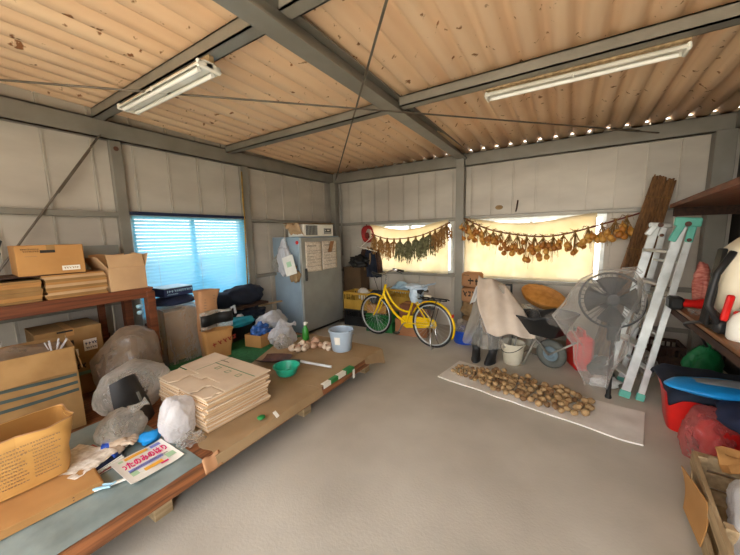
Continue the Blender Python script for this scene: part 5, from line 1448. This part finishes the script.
# wheelbarrow
t = thing('wheelbarrow', 'black wheelbarrow with a grey tyre beside the cream bucket', 'wheelbarrow', (-.17, 4.13, 0), math.atan2(-.42, .9))
m = MB()
def tr_f(u, v):
    a = u * 2 * PI; e = .4
    k = 1 - .30 * v
    x = .31 * k * math.copysign(abs(math.cos(a)) ** e, math.cos(a)) - .03 * v; y = .24 * k * math.copysign(abs(math.sin(a)) ** e, math.sin(a))
    return (x, y, .60 - .20 * v + .05 * (x > 0) * (1 - v))
m.sheet(44, 6, tr_f, th=.004); m.sheet(44, 4, lambda u, v: (lambda p: (p[0] * v - .0, p[1] * v, .40))(tr_f(u, 1)), th=.003); tr = obj('tray', m, black, t, smooth=50)
m = MB(); m.tube([tr_f(k / 44, 0) for k in range(44)], .012, 8, closed=True); obj('rim', m, dkgrey, tr, smooth=True)
m = MB()
for s_ in (-1, 1):
    m.tube([(.10, s_ * .06, .17), (-.02, s_ * .14, .36), (-.35, s_ * .22, .46), (-.62, s_ * .25, .60)], .015, 8)
    m.tube([(-.20, s_ * .20, .40), (-.28, s_ * .21, .02), (-.12, s_ * .2, .02), (.0, s_ * .16, .36)], .012, 8)
m.tube([(-.28, -.21, .05), (-.28, .21, .05)], .010, 8); m.tube([(.10, -.06, .17), (.10, .06, .17)], .012, 8)
m.tube([(.10, -.06, .17), (.34, -.05, .36), (.34, .05, .36), (.10, .06, .17)], .011, 8); obj('chassis', m, steel, t, smooth=True)
m = MB(); m.tube([(.10 + .125 * math.cos(a), 0, .17 + .125 * math.sin(a)) for a in [k * 2 * PI / 32 for k in range(32)]], .045, 12, closed=True); wh = obj('wheel', m, grey_rub, t, smooth=True)
m = MB(); m.lathe([(0, -.02), (.04, -.035), (.06, -.02), (.095, -.022), (.095, .022), (.06, .02), (.04, .035), (0, .02)], 24, Matrix.Translation((.10, 0, .17)) @ Matrix.Rotation(PI / 2, 4, 'X')); obj('wheel_disc', m, mat('blue_grey_steel', '#7d8f98', '#6d7f88', rough=.5, metal=.3), wh, smooth=40)
# white bin with tilted rattan basket
t = thing('wire_bin', 'white round bin behind the wheelbarrow carrying the rattan basket', 'bin', (-.27, 4.86, 0))
m = MB(); m.lathe([(0, 0), (.15, 0), (.18, .53), (.19, .54), (.185, .555), (.17, .54), (.14, .02), (0, .02)], 28); obj('body', m, white_metal, t, smooth=40)
m = MB()
for k in range(18):
    a = k * 2 * PI / 18; m.box((.177 * math.cos(a), .177 * math.sin(a), .45), (.008, .03, .05), rot=(0, 0, a))
obj('slot', m, ink_grey, t)
t = thing('rattan_basket', 'oval orange-brown rattan basket tilted on the white bin', 'basket', (-.235, 4.80, .68), rot=(R(26), R(18), R(-6)))
m = MB()
def bk_f(u, v):
    a = u * 2 * PI; k = 1 - .28 * v ** 2
    w = 1 + .012 * math.cos(a * 40)
    return (.27 * k * math.cos(a) * w, .19 * k * math.sin(a) * w, .06 - .11 * v)
m.sheet(80, 6, bk_f, th=.006); m.sheet(80, 4, lambda u, v: (lambda p: (p[0] * v, p[1] * v, -.049))(bk_f(u, 1)), th=.004); obj('basket_body', m, tan_rot, t, smooth=50)
m = MB(); m.tube([bk_f(k / 60, 0) for k in range(60)], .014, 8, closed=True); obj('rim', m, tan_rot, t, smooth=True)
m = MB(); m.sheet(30, 14, lambda u, v: (lambda a, r_: (.272 * r_ * math.cos(a), .192 * r_ * math.sin(a), .064 + .03 * (1 - r_ ** 2)))(u * 2 * PI, v), th=.004); obj('lid', m, tan_rot, t, smooth=True)
# fan under a plastic cover
t = thing('standing_fan', 'black standing fan wrapped in a clear plastic cover', 'fan', (.42, 3.575, 0))
m = MB(); m.tube([(0, 0, .02), (0, 0, .52)], .020, 12); m.tube([(0, 0, .50), (0, 0, .88)], .014, 12); obj('pole', m, black, t, smooth=40)
m = MB(); m.lathe([(0, 0), (.026, 0), (.028, .012), (.022, .03), (0, .034)], 24); obj('base', m, black, t, smooth=40)
Mh = Matrix.Translation((-.045, -.10, .97)) @ Euler((R(74), 0, R(8))).to_matrix().to_4x4()
m = MB(); m.lathe([(0, -.02), (.05, -.02), (.075, -.05), (.075, -.15), (.05, -.18), (0, -.18)], 20, Mh); obj('motor', m, black, t, smooth=40)
m = MB()
for zz in (.05, -.03):
    m.tube([Mh @ V((.245 * math.cos(a), .245 * math.sin(a), zz * .2)) for a in [k * 2 * PI / 40 for k in range(40)]], .009, 6, closed=True)
for k in range(36):
    a = k * 2 * PI / 36
    for s_ in (.05, -.03): m.tube([Mh @ V((.04 * math.cos(a), .04 * math.sin(a), s_ * 1.2)), Mh @ V((.18 * math.cos(a), .18 * math.sin(a), s_)), Mh @ V((.245 * math.cos(a), .245 * math.sin(a), s_ * .2))], .0022, 4)
m.lathe([(0, .062), (.045, .06), (.05, .05), (0, .05)], 16, Mh); obj('guard', m, dkgrey, t)
m = MB()
for k in range(4):
    m.sheet(8, 6, lambda u, v: Mh @ V((lambda r_, a: (r_ * math.cos(a), r_ * math.sin(a), .012 - .03 * (v - .5)))(.04 + .17 * u, k * PI / 2 + (v - .5) * (1.0 + .2 * u))), th=.003)
obj('blades', m, black, t, smooth=True)
m = MB(); m.box((0, -.0, .66), (.10, .06, .18), bev=.01); obj('control_box', m, black, t)
RF = [(1.25, .42, 3.50, .02, .02), (1.235, .40, 3.50, .13, .07), (1.15, .355, 3.48, .225, .12), (1.03, .33, 3.47, .275, .15), (.90, .30, 3.48, .295, .16), (.77, .245, 3.50, .32, .15), (.65, .27, 3.51, .255, .14), (.50, .315, 3.52, .20, .12), (.33, .28, 3.53, .155, .10), (.20, .30, 3.54, .11, .07), (.11, .31, 3.55, .09, .05)]
m = MB(); m.sheet(96, 40, lambda u, v: tent(u, v, RF, 13, .02, 7))
m.sheet(10, 6, lambda u, v: (.02 - .16 * u + .03 * v, 3.49 + .02 * u, .86 - .10 * u - .22 * v * (1 - .6 * u)))
m.tube([(.44, 3.50, 1.235), (.53, 3.50, 1.255), (.57, 3.50, 1.22)], [.03, .02, .012], 8)
m.sheet(8, 6, lambda u, v: (.44 + .09 * u, 3.50 + .03 * u, .62 - .10 * u - .10 * v))
solo('plastic_cover', m, film_cover, 'large clear plastic cover wrapped around the standing fan', 'plastic cover', smooth=True)
# red can, white shoes bag, dark shoes
t = thing('jerrycan', 'red plastic fuel can on the floor between barrow and fan', 'fuel can', (.20, 4.26, 0), R(20))
m = MB(); m.box((0, 0, .20), (.20, .30, .40), bev=.035); obj('body', m, red, t, smooth=30)
m = MB(); m.tube([(0, -.11, .40), (0, -.09, .46), (0, .06, .46), (0, .08, .40)], .016, 8); obj('handle', m, red, t, smooth=True)
m = MB(); m.lathe([(0, .40), (.03, .40), (.03, .445), (0, .447)], 14, Matrix.Translation((0, .125, 0))); obj('cap', m, black, t, smooth=40)
m = MB(); m.blob((0, 0, .045), (.14, .08, .06), 121, .15, 2, 4, .7, .3, .15); solo('white_bag', m, white_cloth, 'flat white cloth bag on the floor between fan and ladder', 'bag', (.42, 3.84, 0), smooth=True)
m = MB(); m.blob((0, 0, .10), (.13, .11, .13), 123, .15, 2, 4, .7, .3, .15); solo('dark_bag', m, greenp and mat('dark_green_bag', '#26332b', '#1c2720', rough=.7), 'dark green bag behind the flat white bag on the floor', 'bag', (.40, 4.08, 0), smooth=True)
m = MB(); m.blob((0, 0, .12), (.10, .10, .15), 125, .12, 2, 4, .7, .3, .12); solo('white_bag', m, film_milk, 'milky plastic bag standing behind the ladder feet', 'bag', (.80, 4.30, 0), smooth=True)

# ================================================================= MAT AND POTATOES
mc = [V((-1.054, 3.742, 0)), V((-1.141, 3.199, 0)), V((.559, 2.83, 0)), V((.654, 3.368, 0))]
m = MB(); m.sheet(60, 16, lambda u, v: tuple((mc[1].lerp(mc[2], u)).lerp(mc[0].lerp(mc[3], u), v) + V((0, .006 * noise.noise(V((u * 12, v, 3))), .016 + .006 * fbm(u * 6, v * 3, 4) + (.02 * max(0, u - .92) / .08 * abs(v - .5))))), th=.012)
solo('foam_sheet', m, sheetgrey, 'long thin grey sheet on the floor under the potatoes', 'floor sheet', smooth=30)
rp_ = random.Random(77)
pm = []
for k in range(6):
    m = MB(); m.blob((0, 0, 0), (1.0, .88 - .03 * (k % 3), .74), 130 + k, .10, 1.5, 3)
    o = obj('potato', m, potato_d if k == 1 else potato_m, None, smooth=True); pm.append(o.data); bpy.data.objects.remove(o)
def strip(u): # near and far limit across the sheet (v) along it (u)
    return (.30 - .14 * u, .82 - .02 * u) if u < .25 else (.26 - .12 * u, .80)
pts = []
tries = 0
while len(pts) < 215 and tries < 40000:
    tries += 1
    u = rp_.uniform(.045, .79)
    a, b = strip(u)
    mid = .52; hw = (.16 + .24 * min(1, u / .35)) * (1 if u < .66 else 1 - (u - .66) * 2.4)
    v = rp_.uniform(mid - hw, mid + hw)
    p = (mc[1].lerp(mc[2], u)).lerp(mc[0].lerp(mc[3], u), v)
    s_ = (.023 + .014 * min(1, u / .5)) * rp_.uniform(.8, 1.15)
    if all((p - q).length > (s_ + r_) * .93 for q, r_ in pts):
        pts.append((p, s_))
second = []
for _ in range(4000):
    if len(second) >= 26: break
    q = rp_.choice(pts)
    if q[0].x < -.7: continue
    nb = sorted(pts, key=lambda w: (w[0] - q[0]).length)[:3]
    c = (nb[0][0] + nb[1][0] + nb[2][0]) / 3
    if max((c - w[0]).length for w in nb) < .062 and all((c - w[0]).length > .066 for w in second):
        second.append((c, .029 * rp_.uniform(.9, 1.1)))
for k, (p, s_) in enumerate(pts + second):
    o = bpy.data.objects.new('potato', pm[k % 6]); C.objects.link(o)
    z = .0225 + s_ * .70 + (.046 if k >= len(pts) else 0)
    o.location = (p.x, p.y, z); o.scale = (s_, s_, s_); o.rotation_euler = (rp_.uniform(-.25, .25), rp_.uniform(-.25, .25), rp_.uniform(0, 6.3))
    tag(o, 'round tan potato with brown patches lying among the others on the long grey sheet', 'potato', 'potatoes drying on the grey sheet')

# ================================================================= LADDER, REEDS
t = thing('stepladder', 'folded aluminium stepladder with teal hinges leaning beside the workbench', 'stepladder', (.60, 3.80, 0))
def L_(p, q, nm, w, h, up, mt=alu):
    m = MB(); m.beam(p, q, w, h, up=up, bev=.003)
    return obj(nm, m, mt, t, world=True)
A0, A1 = V((.55, 3.66, .02)), V((.862, 3.84, 1.61)); B0, B1 = V((.44, 4.0, .02)), V((.75, 4.19, 1.61))
C0, C1 = V((.664, 3.65, .02)), V((.935, 3.85, 1.59)); D0, D1 = V((.555, 3.99, .02)), V((.82, 4.20, 1.59))
wd = (B0 - A0).normalized()
r1 = L_(A0, A1, 'rail', .022, .072, (1, 0, -.2)); r2 = L_(B0, B1, 'rail', .022, .072, (1, 0, -.2)); r3 = L_(C0, C1, 'rail', .022, .050, (1, 0, -.2)); r4 = L_(D0, D1, 'rail', .022, .050, (1, 0, -.2))
for k in range(5):
    f = .12 + k * .185
    L_(A0.lerp(A1, f), B0.lerp(B1, f), 'step', .10, .024, (0, 0, 1))
for k in range(4):
    f = .18 + k * .21
    L_(C0.lerp(C1, f), D0.lerp(D1, f), 'step', .05, .022, (0, 0, 1))
for a, b, sc in ((A1, C1, 1.0), (B1, D1, .6)):
    c = a.lerp(b, .5)
    m = MB(); m.beam(a + V((-.05, -.012, .045 * sc)), b + V((.055, -.012, .05 * sc)), .036, .08 * sc, up=(0, 0, 1), bev=.01); m.beam(a + V((0, -.014, .02)), a + V((-.06, -.02, -.13 * sc)), .03, .055, up=(1, 0, 0), bev=.008); m.beam(b + V((0, -.014, .02)), b + V((-.02, -.02, -.12 * sc)), .03, .055, up=(1, 0, 0), bev=.008)
    hg = obj('hinge', m, teal_pale if sc == 1 else alu, t, world=True)
    Mr = Matrix.Rotation(-PI / 2, 4, 'X')
    for q, r_ in ((c + V((0, -.012, .03)), .022), (b + V((-.02, -.02, -.10 * sc)), .016)):
        m = MB(); m.lathe([(0, -.03), (r_, -.03), (r_, 0), (0, 0)], 14, Matrix.Translation(q) @ Matrix.Rotation(PI / 2, 4, 'X').inverted()); obj('rivet', m, rust, hg, world=True, smooth=40)
for p, q, w in ((A0, A1, .078), (B0, B1, .078), (C0, C1, .056), (D0, D1, .056)):
    d = (q - p).normalized(); m = MB(); m.beam(p + d * -.018, p + d * .05, .034, w + .006, up=(1, 0, -.2), bev=.004); obj('foot', m, teal_pale, t, world=True)
# reed bundle
t = thing('reed_screen', 'tall bundle of brown reeds leaning in the corner behind the ladder', 'reed bundle', (.50, 4.78, 0))
rr_ = random.Random(3)
m = MB()
for k in range(46):
    f = k / 45; off = rr_.uniform(0, .07)
    p = V((.34 + .30 * f, 4.76 + off, .0)); q = V((.84 + .20 * f, 5.00 + off, 2.20 - .05 * f + rr_.uniform(-.03, .03)))
    m.tube([p, p.lerp(q, .5) + V((0, -.01, 0)), q], rr_.uniform(.007, .010), 5)
rd = obj('reeds', m, reed, t, world=True)
for f in (.3, .62, .9):
    m = MB()
    a = V((.34, 4.755, 0)).lerp(V((.84, 4.995, 2.2)), f); b = V((.64, 4.755, 0)).lerp(V((1.04, 4.995, 2.15)), f)
    m.tube([a + V((-.012, 0, 0)), a + V((0, -.014, 0)), b + V((0, -.014, 0)), b + V((.012, .05, 0)), a + V((0, .09, 0))], .005, 5, closed=True)
    obj('binding', m, stalk, t, world=True)

# ================================================================= WORKBENCH SIDE
t = thing('workbench', 'brown board workbench along the dark wall', 'workbench', (1.18, 2.6, 0))
m = MB(); m.box((1.20, 2.56, .885), (.68, 2.72, .03), bev=.004); obj('worktop', m, benchwood, t, world=True)
m = MB(); m.box((.868, 2.56, .845), (.03, 2.72, .05)); obj('front_rail', m, darkwood, t, world=True)
for (x, y) in ((1.44, 3.86), (1.44, 1.3), (.90, 1.3), (1.40, 3.2)):
    m = MB(); m.box((x, y, .435), (.06, .06, .87)); obj('leg', m, darkwood, t, world=True)
t = thing('wall_shelf', 'thick reddish wooden shelf board high over the workbench', 'shelf', (1.2, 3.3, 1.84))
m = MB()
m.prism([(.955, 4.75), (.70, 1.9), (1.50, 1.9), (1.50, 4.75)], 1.815, 1.855); obj('board', m, shelfwood, t, world=True)
m = MB(); m.box((1.24, 4.74, 1.77), (.50, .04, .09)); obj('bracket', m, darkwood, t, world=True)
m = MB(); m.box((1.20, 2.9, 1.77), (.52, .04, .09)); obj('bracket', m, darkwood, t, world=True)
# red blower-like tool
t = thing('power_tool', 'red and black hand tool lying at the far end of the workbench', 'power tool', (.945, 3.65, .902), R(3))
m = MB(); m.box((-.115, 0, .055), (.10, .12, .11), bev=.02); obj('motor_housing', m, black, t, smooth=40)
m = MB(); m.sheet(24, 8, lambda u, v: (-.08 + .26 * v, (.052 - .012 * v) * math.cos(u * 2 * PI), .055 + (.046 - .008 * v - .012 * math.sin(v * 7)) * math.sin(u * 2 * PI))); m.box((.175, 0, .055), (.02, .075, .075), bev=.01); obj('body', m, red, t, smooth=40)
# red net bag
m = MB()
m.blob((0, 0, .18), (.058, .07, .19), 141, .12, 2.2, 4, .9, 0, .18); m.blob((0, 0, .30), (.055, .06, .10), 142, .12, 2.2, 3, .9, 0, .18)
solo('net_bag', m, mesh_red, 'red net bag with clear wrapping standing on the workbench', 'net bag', (1.02, 3.80, .90), smooth=True)
m = MB(); m.blob((0, 0, .02), (.12, .08, .03), 143, .25, 2.2, 4, .8, 0, .2); solo('plastic_wrap', m, film_clear, 'crumpled clear wrap at the foot of the red net bag', 'plastic wrap', (.99, 3.46, .90), smooth=True)
# backpack sprayer
t = thing('backpack_sprayer', 'milky white backpack sprayer with orange cap on the workbench', 'sprayer', (1.02, 2.98, .90), R(12))
m = MB()
def tk(u, v):
    a = u * 2 * PI; e = .6
    pr = [(0.0, .02), (.10, .13), (.14, .17), (.30, .19), (.44, .185), (.54, .15), (.60, .09), (.63, .05), (.63, .0)]
    q = v * (len(pr) - 1); i = min(int(q), len(pr) - 2); k = q - i
    z = pr[i][0] + (pr[i + 1][0] - pr[i][0]) * k; r_ = pr[i][1] + (pr[i + 1][1] - pr[i][1]) * k
    r_ *= .84
    return (r_ * math.copysign(abs(math.cos(a)) ** e, math.cos(a)), .75 * r_ * math.copysign(abs(math.sin(a)) ** e, math.sin(a)), .02 + z)
m.sheet(48, 32, tk); obj('tank', m, tank_m, t, smooth=True)
m = MB(); m.lathe([(0, .64), (.055, .64), (.058, .70), (.03, .715), (0, .715)], 20); obj('cap', m, mat('orange_plastic', '#e8482a', rough=.4), t, smooth=40)
m = MB(); m.box((-.165, .02, .30), (.03, .07, .52), rot=(0, R(6), 0), bev=.01); m.box((-.12, -.09, .06), (.16, .07, .09), bev=.02); m.box((0, 0, .02), (.28, .24, .04), bev=.01); obj('back_frame', m, black, t, smooth=40)
m = MB(); m.tube([(-.13, -.06, .54), (-.21, -.08, .40), (-.24, -.09, .20), (-.17, -.10, .06)], .020, 8); obj('strap', m, rubber, t, smooth=True)
m = MB(); m.box((-.165, -.13, .19), (.035, .03, .17), rot=(0, R(8), 0), bev=.008); m.box((-.11, -.14, .15), (.05, .03, .05), bev=.008); obj('trim_piece', m, red, t)
m = MB(); m.box((0.02, -.122, .42), (.16, .012, .035)); obj('label_band', m, mat('orange_band', '#cf7b4a', rough=.5), t); m = MB(); m.box((0.02, -.120, .46), (.16, .010, .02)); obj('label_band', m, white_p, t)
t = thing('plastic_bottle', 'white plastic bottle standing in front of the backpack sprayer', 'bottle', (.95, 2.78, .90))
m = MB(); m.lathe([(0, 0), (.06, 0), (.068, .01), (.068, .10), (.05, .15), (.02, .18), (.02, .20), (0, .20)], 20); obj('bottle_body', m, white_metal, t, smooth=40)
m = MB(); m.lathe([(.023, .195), (.023, .225), (0, .226)], 14); obj('cap', m, black, t, smooth=40)
m = MB(); hp = bez(V((.98, 2.90, 1.0)), V((.80, 2.95, .95)), V((.80, 3.55, .82)), V((.98, 3.72, .72)), 16) + bez(V((.98, 3.72, .72)), V((1.08, 3.85, .66)), V((1.10, 3.95, .60)), V((1.16, 4.0, .50)), 8)[1:]
m.tube(hp, .012, 8); solo('hose', m, black, 'black hose drooping from the workbench toward the green bag', 'hose', smooth=True)
# below the bench
m = MB(); m.blob((0, 0, .21), (.17, .12, .21), 151, .10, 1.4, 5, .85, .4, .12); m.tube([(0, 0, .36), (.02, 0, .43), (.05, 0, .47)], [.06, .025, .035], 10); solo('green_bag', m, greenp, 'green plastic sack standing under the workbench', 'sack', (1.24, 4.32, 0), smooth=True)
crate('crate', 'dark brown low crate against the back wall under the workbench end', (.98, 4.86, 0), 0, (.44, .34, .26), darkwood)
m = MB(); m.box((1.38, 3.3, .30), (.14, .9, .6), bev=.01); solo('dark_box', m, black, 'dark box standing deep under the workbench against the wall', 'box')
def bin_(name, lab, loc, rz, d, mt):
    t = thing(name, lab, 'container', loc, rz)
    x, y, z = d; m = MB()
    def f(u, v):
        a = u * 2 * PI; e = .35; k = .84 + .16 * v
        return (x / 2 * k * math.copysign(abs(math.cos(a)) ** e, math.cos(a)), y / 2 * k * math.copysign(abs(math.sin(a)) ** e, math.sin(a)), v * z)
    m.sheet(48, 6, f); m.sheet(48, 3, lambda u, v: (lambda p: (p[0] * v, p[1] * v, .003))(f(u, 0))); obj('bin', m, mt, t, smooth=50)
    m = MB(); m.tube([f(k / 48, 1) for k in range(48)], .014, 8, closed=True); obj('rim', m, mt, t, smooth=True)
bin_('storage_bin', 'red plastic bin under the workbench edge below the bright blue bag', (1.01, 3.38, 0), R(-6), (.54, .50, .33), red)
m = MB(); m.sheet(24, 20, lambda u, v: (.72 + .64 * u, 3.06 + .62 * v, .41 + .022 * fbm(u * 3, v * 3, 6) - .07 * max(0, .10 - u) * 8 - .10 * max(0, .10 - v) * 8 - .08 * max(0, v - .88) * 5), th=.03); solo('dark_cloth', m, navy_dk, 'dark navy cloth spread over the red bin', 'cloth', smooth=True)
t = thing('blue_bag', 'flat bright blue and grey bag lying on the dark cloth', 'bag', (1.02, 3.08, .425), R(12))
m = MB(); m.blob((0, 0, .03), (.34, .17, .045), 161, .06, 1.5, 4, .8); bb = obj('bag_body', m, cyanb, t, smooth=True)
m = MB(); m.blob((.02, .01, .048), (.26, .10, .035), 163, .06, 1.5, 4, .5); obj('grey_panel', m, greyc, t, smooth=True)
bag('plastic_bag', 'clear bag of red things in front of the red bin on the floor', (.92, 2.95, 0), (.17, .20, .20), film_red, 165, crease=.15)
m = MB(); m.blob((0, 0, .12), (.12, .14, .13), 167, .15, 2, 3, .9); solo('red_bundle', m, red, 'red bundle inside the clear bag on the floor', 'bundle', (.96, 2.93, .02), smooth=True)
m = MB(); m.blob((0, 0, .09), (.29, .30, .12), 169, .10, 1.8, 4, .7, .4, .1); solo('jacket', m, navy, 'navy blue jacket heaped over the clear red bag under the workbench', 'jacket', (1.17, 2.78, .30), smooth=True)
m = MB(); m.box((1.22, 2.76, .15), (.36, .44, .29), bev=.01); solo('dark_box', m, dkgrey, 'dark box under the navy jacket', 'box')
# wooden crate at the near corner
t = thing('wooden_crate', 'rough wooden crate with cardboard scraps by the workbench', 'crate', (.97, 1.80, 0))
for y in (2.38, 1.22):
    for z in (.06, .16, .26):
        m = MB(); m.box((.97, y, z), (.56, .018, .085)); obj('slat', m, palewood, t, world=True)
for x in (.69, 1.25):
    for z in (.06, .26):
        m = MB(); m.box((x, 1.80, z), (.018, 1.16, .085)); obj('slat', m, palewood, t, world=True)
for (x, y) in ((.72, 2.35), (.72, 1.25), (1.22, 2.35), (1.22, 1.25), (.72, 1.8)):
    m = MB(); m.box((x, y, .155), (.04, .04, .31)); obj('post', m, palewood, t, world=True)
m = MB(); m.box((.97, 1.8, .012), (.54, 1.14, .02)); obj('floor_board', m, palewood, t, world=True)
t.location.x -= .05; t.rotation_euler.z = R(-5.5)
m = MB(); m.sheet(8, 8, lambda u, v: (.640 + .014 * math.sin(v * 3) - .03 * u * v, 1.98 + .26 * u, .04 + .25 * v), th=.005); solo('cardboard_scrap', m, card, 'torn brown cardboard hung over the crate side', 'cardboard', smooth=30)
m = MB(); m.sheet(10, 8, lambda u, v: (.76 + .34 * u, 2.22 + .13 * v + .02 * math.sin(u * 6), .33 + .06 * v + .03 * fbm(u * 4, v * 2, 2)), th=.006); solo('cardboard_scrap', m, card, 'ragged brown cardboard lying on the far crate corner', 'cardboard', smooth=30)
m = MB(); m.box((.615, 1.80, .045), (.035, .14, .06), rot=(0, .2, .1), bev=.008); solo('foam_block', m, mat('yellow_foam', '#d2cc9a', '#c2bb88', rough=.9), 'pale yellow foam block at the crate foot', 'foam block')
bag('plastic_bag', 'clear white plastic bag stuffed into the wooden crate', (.88, 1.92, .03), (.20, .30, .27), film_white, 171, crease=.12)

# small fittings on the walls
m = MB(); m.lathe([(0, -.012), (.05, -.010), (.055, 0), (0, 0)], 20, Matrix.Translation((-.90, YB + .075, 1.975)) @ Matrix.Rotation(PI / 2, 4, 'X').inverted(), sx=1.0, sy=.62); solo('wall_plate', m, stone_tan, 'small brown oval plate on the wall panel above the onion window', 'wall plate', smooth=40)
m = MB(); m.tube([(-.66, YB + .06, 1.90), (-.645, YB + .03, 1.95), (-.635, YB + .04, 2.06)], .010, 6); solo('bent_hook', m, rust, 'short brown bent hook on the rail above the onion window', 'hook', smooth=True)
m = MB(); m.tube([(XL + .02, .40 + .17 * math.cos(a) + .03 * math.sin(2 * a), 1.48 + .13 * math.sin(a)) for a in [k * 2 * PI / 20 for k in range(20)]], .009, 6, closed=True); m.tube([(XL + .02, .56, 1.50), (XL + .02, .60, 1.62), (XL + .02, .50, 1.72)], .008, 6); solo('cable_loop', m, black, 'black cable loop hanging on the wall behind the printed box', 'cable', smooth=True)
